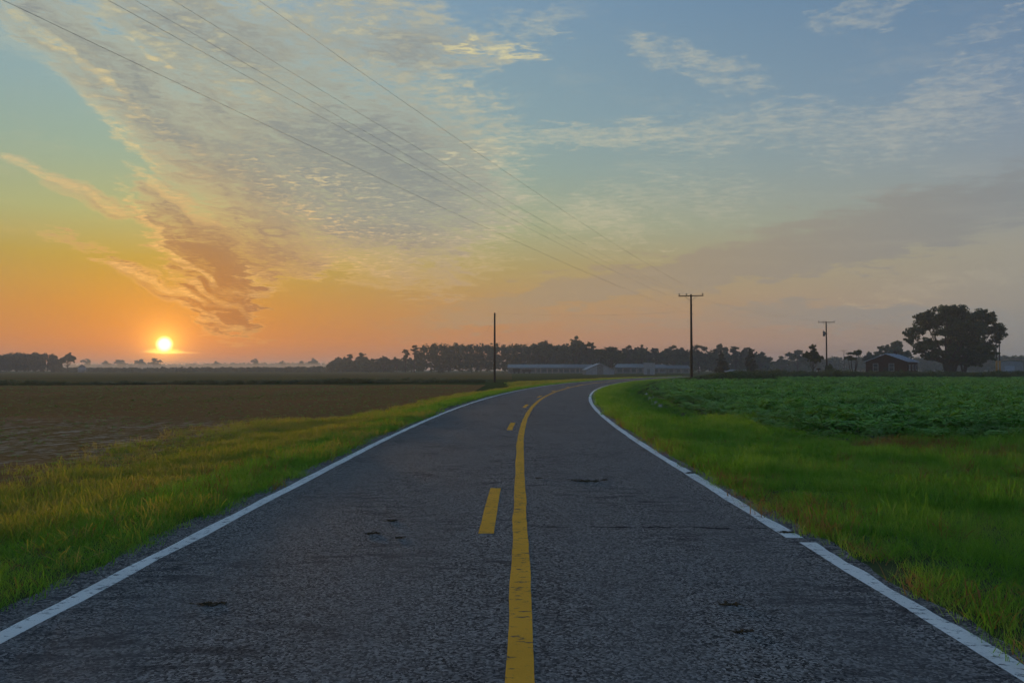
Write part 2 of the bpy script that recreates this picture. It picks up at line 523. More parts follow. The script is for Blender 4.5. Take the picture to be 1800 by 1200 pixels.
M['cedar_leaf'] = leaf_mat('cedar_foliage', [(.018, .028, .016), (.030, .045, .022), (.045, .062, .030)], .15, .6, per_instance=False)
M['grass'] = leaf_mat('verge_grass', [(.065, .19, .020), (.115, .285, .030), (.165, .35, .042), (.24, .37, .07)], .45, .55)
M['grass_gold'] = leaf_mat('seeding_grass', [(.13, .23, .026), (.21, .28, .042), (.31, .31, .07), (.38, .31, .11)], .5, .5)
M['grass_dry'] = leaf_mat('dead_grass', [(.16, .085, .035), (.22, .13, .05), (.26, .17, .08)], .4, .5)
M['bean'] = leaf_mat('bean_leaves', [(.095, .23, .042), (.15, .34, .06), (.22, .45, .088)], .3, .35)
M['weed'] = leaf_mat('rank_weeds', [(.030, .055, .014), (.050, .085, .020), (.080, .115, .030)], .3, .25)
M['seedling'] = leaf_mat('seedlings', [(.12, .19, .035), (.17, .24, .05), (.23, .26, .07)], .35, .4)

def make_soil():
    m, t, o = new_mat('ploughed_soil')
    tcn = t.node('ShaderNodeTexCoord')
    P = tcn.outputs['Object']
    rot = t.mapping(P, rot=(0, 0, R(11)))
    ridge = t.node('ShaderNodeTexWave'); ridge.wave_type = 'BANDS'; ridge.bands_direction = 'X'
    t.l.new(rot, ridge.inputs['Vector'])
    ridge.inputs['Scale'].default_value = .33
    ridge.inputs['Distortion'].default_value = 1.2
    ridge.inputs['Detail'].default_value = 2
    clods = t.noise(P, 4.5, 6, .7)
    big = t.noise(t.mapping(rot, scale=(1, .22, 1)), .11, 3, .5)
    sx = t.node('ShaderNodeSeparateXYZ'); t.l.new(P, sx.inputs[0])
    col = t.mix(t.remap(clods, .3, .7), (.22, .092, .034, 1), (.40, .195, .082, 1))
    col = t.mix(t.remap(big, .34, .62, .05, .45), col, (.17, .125, .036, 1))
    # pale washed sand lies in the furrows of the low spot near the road
    streak = t.noise(t.mapping(rot, scale=(2.2, .6, 1)), 1.2, 6, .72, .6)
    lx = t.math('DIVIDE', t.math('ADD', sx.outputs[0], 16.0), 12.0)
    ly = t.math('DIVIDE', t.math('SUBTRACT', sx.outputs[1], 23.0), 9.5)
    r2 = t.math('ADD', t.math('MULTIPLY', lx, lx), t.math('MULTIPLY', ly, ly))
    low = t.remap(t.math('ADD', r2, t.math('MULTIPLY', t.math('SUBTRACT', t.noise(P, .35, 3, .6), .5), 1.6)), .0, 1.5, 1, 0, smooth=True)
    sand = t.math('MULTIPLY', t.remap(t.math('ADD', streak, t.math('MULTIPLY', clods, .7)), .84, 1.02), low)
    col = t.mix(t.math('MULTIPLY', sand, .75), col, (.60, .43, .31, 1))
    h = t.math('ADD', t.math('MULTIPLY', ridge.outputs['Fac'], .6), t.math('MULTIPLY', clods, 1.5))
    principled(t, o, col, 1.0, 0.0, 0, bump(t, h, .6, .035))
    return m
M['soil'] = make_soil()

def make_meadow():
    m, t, o = new_mat('meadow_ground')
    tcn = t.node('ShaderNodeTexCoord')
    P = tcn.outputs['Object']
    big = t.noise(t.mapping(P, scale=(.25, 1, 1)), .05, 4, .55)
    sm = t.noise(P, .9, 5, .65)
    fi = t.noise(P, 9, 3, .6)
    col = t.mix(t.remap(big, .35, .65), (.055, .080, .016, 1), (.085, .075, .026, 1))
    col = t.mix(t.remap(sm, .4, .75, 0, .6), col, (.10, .105, .030, 1))
    col = t.mix(t.remap(fi, .45, .7, 0, .5), col, (.035, .048, .014, 1))
    principled(t, o, col, 1.0, 0.0, 0, bump(t, fi, .8, .05))
    return m
M['meadow'] = make_meadow()
M['far_field'] = simple_mat('far_green_brown_field', (.150, .088, .032), (.145, .118, .038), .04, 1.0, 0.0, stretch=(.3, 1, 1))
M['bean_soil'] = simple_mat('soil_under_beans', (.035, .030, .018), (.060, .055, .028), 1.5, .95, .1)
M['ditch_water'] = simple_mat('ditch_water', (.02, .02, .018), (.035, .032, .026), 1, .05, .5)
M['litter'] = simple_mat('pale_litter', (.55, .53, .50), (.70, .68, .66), 6, .7, .3)

# ------------------------------------------------------------------ road line and ground height
def ref(y):
    y = np.asarray(y, float)
    yy = np.clip(y, 15, 262)
    return .01 * y + (yy - 15) ** 2 / 700.0 + np.maximum(y - 262, 0) * (2 * 247 / 700.0)
def slope(y):
    y = np.asarray(y, float)
    return .01 + 2 * (np.clip(y, 15, 262) - 15) / 700.0
def lateral(x, y):
    return (np.asarray(x, float) - ref(y)) / np.sqrt(1 + slope(y) ** 2)
def sstep(a, b, v):
    t_ = np.clip((np.asarray(v, float) - a) / (b - a), 0, 1)
    return t_ * t_ * (3 - 2 * t_)
def hash_noise(x, y, sc, seed=0):
    """cheap smooth value noise"""
    x = np.asarray(x, float) / sc + seed * 17.3; y = np.asarray(y, float) / sc + seed * 9.1
    xi = np.floor(x); yi = np.floor(y); fx = x - xi; fy = y - yi
    fx = fx * fx * (3 - 2 * fx); fy = fy * fy * (3 - 2 * fy)
    def h(a, b):
        v = np.sin(a * 127.1 + b * 311.7 + seed * 74.7) * 43758.5453
        return v - np.floor(v)
    return (h(xi, yi) * (1 - fx) + h(xi + 1, yi) * fx) * (1 - fy) + (h(xi, yi + 1) * (1 - fx) + h(xi + 1, yi + 1) * fx) * fy

def bean_F(x, y):
    """distance into the bean field from its rounded border"""
    a = lateral(x, y) - 6.9
    b = np.asarray(y, float) - (19.3 + 0.02 * np.asarray(x, float))
    k = 3.0
    h = np.clip(.5 + .5 * (b - a) / k, 0, 1)
    return b * (1 - h) + a * h - k * h * (1 - h)

def ground_z(x, y):
    x = np.asarray(x, float); y = np.asarray(y, float)
    o = lateral(x, y)
    z = np.zeros_like(o)
    left = -.30 * sstep(-3.8, -7.0, o)
    z = np.where(o < 0, left, z)
    right = -.10 * sstep(3.2, 6.0, o)
    ditch = -.42 * np.exp(-((o - 6.15) / .75) ** 2) * sstep(22, 36, y)
    z = np.where(o > 0, right + ditch, z)
    n = (hash_noise(x, y, 6, 1) - .5) * .10 + (hash_noise(x, y, 1.3, 2) - .5) * .05
    n = n * sstep(3.6, 5.0, np.abs(o))
    far = sstep(900, 2600, np.hypot(x, y)) * -1.0
    return z + n + far - .055 + .047 * np.where(o < 0, sstep(-3.15, -3.65, o), sstep(2.55, 3.0, o))

def axis(lo, hi, c0, c1, step, grow=1.12):
    pts = list(np.arange(c0, c1 + 1e-6, step))
    s = step; p = c1
    while p < hi:
        s *= grow; p += s; pts.append(min(p, hi))
    s = step; p = c0
    while p > lo:
        s *= grow; p -= s; pts.insert(0, max(p, lo))
    return np.array(pts)

def sheet(name, xs, ys, mat, lift=0.0, keep=None, kind='structure'):
    X, Y = np.meshgrid(xs, ys)
    Z = ground_z(X, Y) + lift
    nx = len(xs); ny = len(ys)
    V = np.stack([X.ravel(), Y.ravel(), Z.ravel()], 1)
    I = np.arange(nx * ny).reshape(ny, nx)
    Q = np.stack([I[:-1, :-1].ravel(), I[:-1, 1:].ravel(), I[1:, 1:].ravel(), I[1:, :-1].ravel()], 1)
    if keep is not None:
        cx = V[Q, 0].mean(1); cy = V[Q, 1].mean(1)
        Q = Q[keep(cx, cy)]
        used = np.unique(Q); rem = np.zeros(len(V), int); rem[used] = np.arange(len(used))
        V = V[used]; Q = rem[Q]
    o = obj(name, np_mesh(name, V, Q, True), mat)
    o['kind'] = kind
    return o

GX = axis(-3000, 3000, -40, 60, .5, 1.10)
GY = axis(-80, 3000, -6, 130, .6, 1.10)
ground = sheet('ground', GX, GY, M['meadow'])
sheet('grass_verge', np.arange(-12, 40, .4), np.arange(-6, 150, .5), M['verge_soil'], .012,
      lambda x, y: ((lateral(x, y) > -7.2 + hash_noise(x, y, 3, 5)) & (lateral(x, y) < 6.5)) | ((bean_F(x, y) < .6) & (lateral(x, y) > 3) & (y < 60)))
sheet('ploughed_field', axis(-170, -3, -40, -3, .6, 1.08), axis(-6, 101, -6, 60, .6, 1.05), M['soil'], .024,
      lambda x, y: (lateral(x, y) < -6.6 + hash_noise(x, y, 2.5, 3)) & (y < 96 + (x + 65) * .3))
sheet('far_field', axis(-420, 2, -420, 2, 6, 1.1), axis(103, 520, 103, 520, 5, 1.1), M['far_field'], .05,
      lambda x, y: (y > 104 + (x + 65) * .3) & (lateral(x, y) < -30))
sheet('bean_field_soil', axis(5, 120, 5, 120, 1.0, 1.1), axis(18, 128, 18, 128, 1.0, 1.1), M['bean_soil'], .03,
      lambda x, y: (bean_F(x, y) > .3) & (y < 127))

# ------------------------------------------------------------------ road
def along(s0, s1, step0):
    """stations along the road, finer near the camera"""
    out = [s0]
    while out[-1] < s1:
        out.append(out[-1] + max(step0, .012 * max(out[-1], 0)))
    return np.array(out)
def road_pt(y, o, z):
    sl = slope(y); c = 1 / np.sqrt(1 + sl ** 2)
    return np.stack([ref(y) + o * c, y - o * sl * c, np.broadcast_to(z, np.shape(y))], -1)
def crown(o):
    return .035 * (1 - (np.asarray(o) / 4.0) ** 2)
def strip(name, mat, ys, o0, o1, n, lift, parent=None, uv=False):
    """o0/o1: arrays of left and right edge offsets at the stations ys"""
    rows = []; uvs = []
    for k in range(n + 1):
        o = o0 + (o1 - o0) * k / n
        p = road_pt(ys, o, 0)
        p[:, 2] = crown(o) + lift
        rows.append(p); uvs.append(np.stack([o, ys], -1))
    V = np.stack(rows, 1).reshape(-1, 3)
    UV = np.stack(uvs, 1).reshape(-1, 2)
    I = np.arange(len(V)).reshape(len(ys), n + 1)
    Q = np.stack([I[:-1, :-1].ravel(), I[:-1, 1:].ravel(), I[1:, 1:].ravel(), I[1:, :-1].ravel()], 1)
    me = np_mesh(name, V, Q, True)
    lay = me.uv_layers.new(name='UVMap')
    li = np.zeros(len(me.loops), np.int32); me.loops.foreach_get('vertex_index', li)
    lay.data.foreach_set('uv', UV[li].astype(np.float32).ravel())
    return obj(name, me, mat, parent)

YS = along(-6, 420, .16)
def rag(ys, amp, seed):
    return ((hash_noise(ys, ys * 0, .9, seed) - .5) * 1.2 + (hash_noise(ys, ys * 0, .25, seed + 3) - .5) * .5) * amp
road = strip('road', M['asphalt'], YS, -3.68 + rag(YS, .20, 4), 3.00 + rag(YS, .14, 6), 12, 0.0)
tag(road, kind='structure')
YM = along(-5, 320, .10)
e1 = rag(YM, .022, 12); e2 = rag(YM, .022, 14)
strip('edge_line', M['white'], YM, -3.36 + e1, -3.20 + e2, 2, .0018, road)
# the right line is nibbled along its outer side and broken by a pulled-up seam
near_rag = rag(YM, .09, 22) * sstep(24, 12, YM)
hb = np.where(YM < 7.82, .05, 0.0)
seg1 = YM[YM <= 7.78]; seg2 = YM[YM >= 7.89]
for seg in (seg1, seg2):
    i = np.isin(YM, seg)
    strip('edge_line', M['white'], seg, (2.66 + hb + e1 * .8)[i], (2.82 + hb + e2 + np.minimum(near_rag, .01))[i], 2, .0018, road)
strip('centre_line', M['yellow'], YM, -.078 + rag(YM, .016, 31), .078 + rag(YM, .016, 33), 2, .0018, road)
for a in (-4.6, 8.0, 21.5, 34.0, 46.4, 58.8, 71.2, 83.6, 96.0):
    yd = np.arange(a, a + 3.2, .16)
    strip('dash', M['yellow'], yd, -.42 + rag(yd, .012, 41), -.265 + rag(yd, .012, 43), 2, .0018, road)

# ------------------------------------------------------------------ scatter (stuff only)
def scatter(name, pts, rot, scl, idx, sources, label, cat):
    n = len(pts)
    me = bpy.data.meshes.new(name)
    me.vertices.add(n); me.vertices.foreach_set('co', np.asarray(pts, np.float32).ravel())
    a = me.attributes.new('turn', 'FLOAT_VECTOR', 'POINT'); a.data.foreach_set('vector', np.asarray(rot, np.float32).ravel())
    a = me.attributes.new('grow', 'FLOAT_VECTOR', 'POINT'); a.data.foreach_set('vector', np.asarray(scl, np.float32).ravel())
    a = me.attributes.new('pick', 'INT', 'POINT'); a.data.foreach_set('value', np.asarray(idx, np.int32))
    me.update()
    o = obj(name, me)
    col = bpy.data.collections.new(name + '_sources')
    for i, (m_, mt) in enumerate(sources):
        so = bpy.data.objects.new('%s_source_%02d' % (name, i), m_)
        if not m_.materials: m_.materials.append(mt)
        col.objects.link(so)
    ng = bpy.data.node_groups.new(name + '_nodes', 'GeometryNodeTree')
    ng.interface.new_socket('Geometry', in_out='INPUT', socket_type='NodeSocketGeometry')
    ng.interface.new_socket('Geometry', in_out='OUTPUT', socket_type='NodeSocketGeometry')
    N = ng.nodes; L = ng.links
    gi = N.new('NodeGroupInput'); go = N.new('NodeGroupOutput')
    ip = N.new('GeometryNodeInstanceOnPoints')
    ci = N.new('GeometryNodeCollectionInfo')
    ci.inputs['Collection'].default_value = col
    ci.inputs['Separate Children'].default_value = True
    ci.inputs['Reset Children'].default_value = True
    def attr(nm, typ):
        q = N.new('GeometryNodeInputNamedAttribute'); q.data_type = typ
        q.inputs['Name'].default_value = nm
        return q.outputs['Attribute']
    e2r = N.new('FunctionNodeEulerToRotation')
    L.new(attr('turn', 'FLOAT_VECTOR'), e2r.inputs[0])
    L.new(gi.outputs[0], ip.inputs['Points'])
    L.new(ci.outputs[0], ip.inputs['Instance'])
    ip.inputs['Pick Instance'].default_value = True
    L.new(attr('pick', 'INT'), ip.inputs['Instance Index'])
    L.new(e2r.outputs[0], ip.inputs['Rotation'])
    L.new(attr('grow', 'FLOAT_VECTOR'), ip.inputs['Scale'])
    L.new(ip.outputs[0], go.inputs[0])
    md = o.modifiers.new('scatter', 'NODES'); md.node_group = ng
    tag(o, label, cat, kind='stuff')
    return o

def clump(n, radius, h0, h1, width, lean, segs=3, seed=0, heads=0.0):
    """a tuft of tapering blades; some carry a seed head"""
    r = np.random.default_rng(seed)
    V = []; F = []
    for i in range(n):
        a = r.uniform(0, 2 * math.pi); rr = radius * math.sqrt(r.uniform())
        bx, by = rr * math.cos(a), rr * math.sin(a)
        la = r.uniform(0, 2 * math.pi); ln = r.uniform(.15, 1) * lean
        h = r.uniform(h0, h1); wd = width * r.uniform(.6, 1.3)
        fa = r.uniform(0, math.pi); wx, wy = math.cos(fa) * wd, math.sin(fa) * wd
        base = len(V)
        head = r.uniform() < heads
        for k in range(segs + 1):
            t_ = k / segs
            x = bx + math.cos(la) * ln * h * t_ ** 1.8; y = by + math.sin(la) * ln * h * t_ ** 1.8
            z = h * t_ * (1 - .25 * ln * t_)
            ww = (1 - t_) ** .7 if not head else (.35 if t_ < .7 else .35 + 1.2 * math.sin((t_ - .7) / .3 * math.pi * .85))
            if k == segs and not head: ww = .06
            V += [(x - wx * ww, y - wy * ww, z - .02), (x + wx * ww, y + wy * ww, z - .02)]
        for k in range(segs):
            F.append((base + 2 * k, base + 2 * k + 1, base + 2 * k + 3, base + 2 * k + 2))
    return np_mesh('tuft', V, F, True)

def leafy(n, radius, height, leaf, seed=0, droop=.4, stalk=True, col_bias=.0):
    """a bushy broad-leaved plant: leaves set round short stems"""
    r = np.random.default_rng(seed)
    V = []; F = []
    for i in range(n):
        a = r.uniform(0, 2 * math.pi); t_ = r.uniform() ** .6
        rr = radius * math.sqrt(r.uniform()) * (1 - .45 * t_ ** 3)
        c = Vector((rr * math.cos(a), rr * math.sin(a), height * (.12 + .88 * t_) * (1 - .25 * (rr / radius) ** 2)))
        d = Vector((math.cos(a + r.normal(0, .7)), math.sin(a + r.normal(0, .7)), r.uniform(-droop, droop * .6))).normalized()
        sd_ = d.cross(Vector((0, 0, 1))).normalized()
        up = sd_.cross(d)
        sd_ = (sd_ + up * r.uniform(-.5, .5)).normalized()
        L_ = leaf * r.uniform(.7, 1.3); W_ = L_ * r.uniform(.30, .42)
        b = len(V)
        m_ = c + d * L_ * .45
        V += [tuple(c), tuple(m_ + sd_ * W_ - up * .1 * L_), tuple(c + d * L_ - up * .12 * L_), tuple(m_ - sd_ * W_ - up * .1 * L_)]
        F.append((b, b + 1, b + 2, b + 3))
    return np_mesh('leafy', V, F, False)

def in_view(x, y, margin=4.0):
    return (np.abs(x) < .70 * y + margin) & (y > 2.0)

def rnd_points(x0, x1, y0, y1, per_m2):
    n = int((x1 - x0) * (y1 - y0) * per_m2)
    return RNG.uniform(x0, x1, n), RNG.uniform(y0, y1, n)

def place(name, x, y, scl_lo, scl_hi, sources, label, cat, pick=None, hscale=None, sink=0.0):
    n = len(x)
    z = ground_z(x, y) - sink
    pts = np.stack([x, y, z], 1)
    rot = np.stack([RNG.normal(0, .07, n), RNG.normal(0, .07, n), RNG.uniform(0, 6.283, n)], 1)
    s = RNG.uniform(scl_lo, scl_hi, n)
    hs = s if hscale is None else s * hscale
    scl = np.stack([s, s, hs], 1)
    idx = RNG.integers(0, len(sources), n) if pick is None else pick
    return scatter(name, pts, rot, scl, idx, sources, label, cat)

G_SRC = [(clump(40, .13, .05, .16, .0034, 1.0, 3, s), M['grass']) for s in range(4)]
GT_SRC = [(clump(36, .17, .10, .26, .0038, .9, 4, s + 20, .2), M['grass']) for s in range(3)]
GG_SRC = [(clump(34, .17, .09, .24, .0036, .8, 4, s + 40, .5), M['grass_gold']) for s in range(3)]
FAR_SRC = [(clump(60, .42, .08, .22, .010, .9, 3, s + 60, .1), M['grass']) for s in range(3)]
FARG_SRC = [(clump(60, .42, .09, .25, .010, .8, 3, s + 70, .4), M['grass_gold']) for s in range(3)]
DRY_SRC = [(clump(30, .18, .06, .22, .005, 1.1, 3, s + 80, .2), M['grass_dry']) for s in range(2)]

def edge_keep(o, y, side, seed):
    """grass thins out raggedly toward the tarmac"""
    if side < 0:
        lim = 3.56 + (hash_noise(y, y * 0, 1.7, seed) - .5) * .3 + (hash_noise(y, y * 0, .45, seed) - .5) * .15 + sstep(11, 5, y) * .12
        return (-o) > lim + RNG.uniform(-.05, .16, len(o))
    lim = 2.93 + (hash_noise(y, y * 0, 1.7, seed) - .5) * .22 + (hash_noise(y, y * 0, .45, seed) - .5) * .15
    return o > lim + RNG.uniform(-.05, .16, len(o))

# left verge, near and far
x, y = rnd_points(-20, 2, 3, 30, 80)
o = lateral(x, y)
k = in_view(x, y) & edge_keep(o, y, -1, 3) & (o > -7.0 - hash_noise(x, y, 2, 8) * 1.2 - 3.2 * RNG.uniform(size=len(x)) ** 4)
x, y, o = x[k], y[k], o[k]
gold = sstep(-4.6, -6.4, o) * .75 + (hash_noise(x, y, 1.5, 9) - .5) * .5 + sstep(12, 30, y) * .15
isg = RNG.uniform(size=len(x)) < gold
pick = np.where(isg, 4 + RNG.integers(0, 3, len(x)), RNG.integers(0, 4, len(x)))
pick = np.where(RNG.uniform(size=len(x)) < .05, 7 + RNG.integers(0, 2, len(x)), pick)
hs = .45 + .75 * hash_noise(x, y, .8, 12) + .45 * hash_noise(x, y, 3.0, 13)
place('verge_grass', x, y, .8, 1.35, G_SRC + GG_SRC + DRY_SRC, 'green and golden seeding grass on the verge left of the road', 'grass', pick, hs)
x, y = rnd_points(-14, 60, 28, 190, 9)
o = lateral(x, y)
k = in_view(x, y) & (-o > 3.7 + RNG.uniform(-.1, .25, len(o))) & (o > -6.6 - hash_noise(x, y, 2, 8) * 1.4 - sstep(80, 120, y) * 8) & (RNG.uniform(size=len(x)) < np.clip(50 / y, .25, 1))
x, y, o = x[k], y[k], o[k]
isg = RNG.uniform(size=len(x)) < (sstep(-4.4, -6.0, o) * .75)
pick = np.where(isg, 3 + RNG.integers(0, 3, len(x)), RNG.integers(0, 3, len(x)))
place('distant_verge_grass', x, y, .7, 1.15, FAR_SRC + FARG_SRC, 'yellow-green grass along the outside of the road bend', 'grass', pick)

# right verge
x, y = rnd_points(2, 26, 3, 30, 70)
o = lateral(x, y)
k = in_view(x, y) & edge_keep(o, y, 1, 5) & (bean_F(x, y) < .5 + 1.6 * RNG.uniform(size=len(x)) ** 3)
x, y, o = x[k], y[k], o[k]
tall = hash_noise(x, y, 2.4, 15) * .7 + sstep(12, 18, y) * .25
ist = RNG.uniform(size=len(x)) < tall - .25
dry = (np.hypot((x - 9.4) / 1.3, (y - 18.6) / .8) < 1) | ((np.hypot((x - 10.5) / 2.2, (y - 16.6) / .9) < 1) & (RNG.uniform(size=len(x)) < .3))
pick = np.where(ist, 4 + RNG.integers(0, 3, len(x)), RNG.integers(0, 4, len(x)))
dry = dry | (RNG.uniform(size=len(x)) < .03 + .25 * (o < 3.3))
pick = np.where(dry & (RNG.uniform(size=len(x)) < .75), 7 + RNG.integers(0, 2, len(x)), pick)
hs = .40 + .85 * hash_noise(x, y, .7, 18) + .55 * hash_noise(x, y, 2.6, 19)
place('lush_verge_grass', x, y, .8, 1.35, G_SRC + GT_SRC + DRY_SRC, 'lush green grass on the verge right of the road', 'grass', pick, hs)
x, y = rnd_points(2, 75, 28, 190, 9)
o = lateral(x, y)
k = in_view(x, y) & (o > 3.1 + RNG.uniform(-.1, .25, len(o))) & ((o < 7.2) | (y > 104)) & (o < 14) & (RNG.uniform(size=len(x)) < np.clip(50 / y, .25, 1))
x, y = x[k], y[k]
place('inner_bend_grass', x, y, .65, 1.1, FAR_SRC, 'green grass inside the road bend beside the ditch', 'grass')

# beans in curved rows
B_SRC = [(leafy(100, .27, .60, .105, s, .5), M['bean']) for s in range(5)]
B2_SRC = [(leafy(80, .38, .60, .155, s + 10, .5), M['bean']) for s in range(4)]
def beans(y0, y1, dens, lo, hi, src, nm, label):
    x, y = rnd_points(4, 112, y0, y1, dens)
    F = bean_F(x, y)
    ph = np.abs(((F - .5) / 1.02 + 100) % 1.0 - .5) * 2     # 1 on the row, 0 between
    k = in_view(x, y, 6) & (F > .35 + hash_noise(x, y, 1.5, 30) * .4) & (y < 127) & (ph > .62 + RNG.uniform(-.10, .10, len(x))) & (hash_noise(x, y, 2.2, 33) < .93)
    x, y = x[k], y[k]
    hs = (.62 + .5 * hash_noise(x, y, 2.0, 34) + RNG.uniform(-.12, .12, len(x))) * (.5 + .5 * sstep(.3, 3.5, bean_F(x, y)))
    place(nm, x, y, lo, hi, src, label, 'crop', None, hs)
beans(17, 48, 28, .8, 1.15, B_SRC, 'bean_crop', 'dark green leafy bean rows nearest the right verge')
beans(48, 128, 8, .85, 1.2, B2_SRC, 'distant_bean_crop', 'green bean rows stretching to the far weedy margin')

# rank weeds: along the far margin of the beans, round the pole, along the field drain on the left
W_SRC = [(leafy(80, .5, 1.35, .17, s + 30, .6), M['weed']) for s in range(3)] + [(clump(50, .35, .7, 1.5, .014, .5, 4, 97, .3), M['weed'])]
x, y = rnd_points(16, 125, 98, 152, 2.4)
o = lateral(x, y)
k = in_view(x, y, 6) & (o > 8.2) & (((y > 127) & (y < 150)) | ((np.hypot((x - 26) / 10, (y - 108) / 9) < 1) & (bean_F(x, y) > .4)) | ((y > 108) & (o < 14)))
x, y = x[k], y[k]
hs = (.45 + .85 * hash_noise(x, y, 4, 50)) * (.35 + .65 * sstep(8, 17, lateral(x, y)))
place('margin_weeds', x, y, .85, 1.2, W_SRC, 'tall rank weeds along the far margin of the bean field', 'weeds', None, hs)
x, y = rnd_points(-110, 4, 78, 124, 2.6)
c = 99 + (x + 65) * .3
k = in_view(x, y, 6) & (np.abs(y - c) < 2.3) & (hash_noise(x, y, 7, 52) > .10) & (x < -4)
x, y = x[k], y[k]
hs = .12 + .62 * hash_noise(x, y, 8, 53) ** 1.4
place('drain_weeds', x, y, .8, 1.2, W_SRC, 'dark strip of weeds along the drain across the left field', 'weeds', None, hs)
# ditch weeds
x, y = rnd_points(5, 30, 34, 100, 5)
o = lateral(x, y)
k = (np.abs(o - 6.9) < .7) & (hash_noise(x, y, 4, 57) > .5) & ((y > 50) | (y < 34))
x, y = x[k], y[k]
place('ditch_weeds', x, y, .2, .36, W_SRC, 'low dark weeds growing in the roadside ditch', 'weeds')
# seedlings in the ploughed field
S_SRC = [(leafy(12, .10, .12, .07, s + 50, .3), M['seedling']) for s in range(3)] + [(clump(14, .10, .06, .16, .006, .8, 2, 90), M['seedling'])]
x, y = rnd_points(-95, -5, 9, 96, 5.5)
o = lateral(x, y)
u = (x * math.cos(R(11)) - y * math.sin(R(11)))
ph = np.abs((u / .95 + 100) % 1.0 - .5) * 2
k = in_view(x, y) & (o < -6.8) & (y < 94 + (x + 65) * .3) & (ph > .5) & (hash_noise(x, y, 5, 55) > .22) & (hash_noise(x, y, 1.2, 58) > .2)
x, y = x[k], y[k]
place('seedlings', x, y, .5, 1.1, S_SRC, 'thin rows of seedlings and weeds in the brown field', 'crop')

# ------------------------------------------------------------------ trees
def crown_mesh(lobes, leaves, size, seed, sub=10, subr=(.30, .46), inner=.25, needle=False):
    """leaf faces gathered in small boughs on the lobes: uneven outline with gaps"""
    r = np.random.default_rng(seed)
    boughs = []
    for (cx, cy, cz, rx, ry, rz) in lobes:
        m_ = (rx + ry + rz) / 3
        for i in range(sub):
            d = r.normal(size=3); d /= np.linalg.norm(d)
            if d[2] < -.5: d[2] *= -.6
            q = r.uniform(.55, .95) if r.uniform() > inner else r.uniform(0, .5)
            br = m_ * r.uniform(*subr)
            boughs.append((cx + d[0] * rx * q, cy + d[1] * ry * q, cz + d[2] * rz * q, br))
    B = np.array(boughs)
    wt = B[:, 3] ** 2; wt /= wt.sum()
    bi = r.choice(len(B), leaves, p=wt)
    d = r.normal(size=(leaves, 3)); d /= np.linalg.norm(d, axis=1)[:, None]
    rad = r.uniform(size=leaves) ** (1 / 2.2)
    C = B[bi, :3] + d * (rad * B[bi, 3])[:, None] * np.array([1, 1, .72])
    nrm = d + r.normal(0, .6, (leaves, 3)) + np.array([0, 0, .35]); nrm /= np.linalg.norm(nrm, axis=1)[:, None]
    a = np.cross(nrm, r.normal(size=(leaves, 3))); a /= np.linalg.norm(a, axis=1)[:, None]
    b = np.cross(nrm, a)
    s = size * r.uniform(.55, 1.35, leaves)[:, None]
    el_ = r.uniform(.45, .8, leaves)[:, None] if not needle else r.uniform(.3, .5, leaves)[:, None]
    V = np.stack([C - a * s, C + b * s * el_ + nrm * s * .15, C + a * s, C - b * s * el_ + nrm * s * .15], 1).reshape(-1, 3)
    Q = np.arange(leaves * 4).reshape(-1, 4)
    return np_mesh('crown', V, Q), B

def trunk_mesh(paths):
    mb = MB()
    for pts, rad in paths:
        mb.tube(pts, rad, 7)
    return mb.mesh('trunk')

def limbs(base_h, h, r0, targets, seed, lean=.0):
    r = random.Random(seed)
    top = Vector((lean * h, 0, h * .82))
    P = [((0, 0, -.3), (0, 0, base_h * .5), (lean * base_h, .0, base_h), tuple(top))]
    paths = [(list(P[0]), [r0 * 1.25, r0, r0 * .85, r0 * .18])]
    for tpt in targets:
        t_ = r.uniform(.55, 1.0)
        s = Vector((lean * base_h, 0, base_h * t_ + .1 * h * r.random()))
        e = Vector(tpt)
        mid = s.lerp(e, .5) + Vector((r.uniform(-.06, .06) * h, r.uniform(-.06, .06) * h, -.03 * h))
        paths.append(([tuple(s), tuple(mid), tuple(e)], [r0 * .5, r0 * .32, r0 * .10]))
    return paths

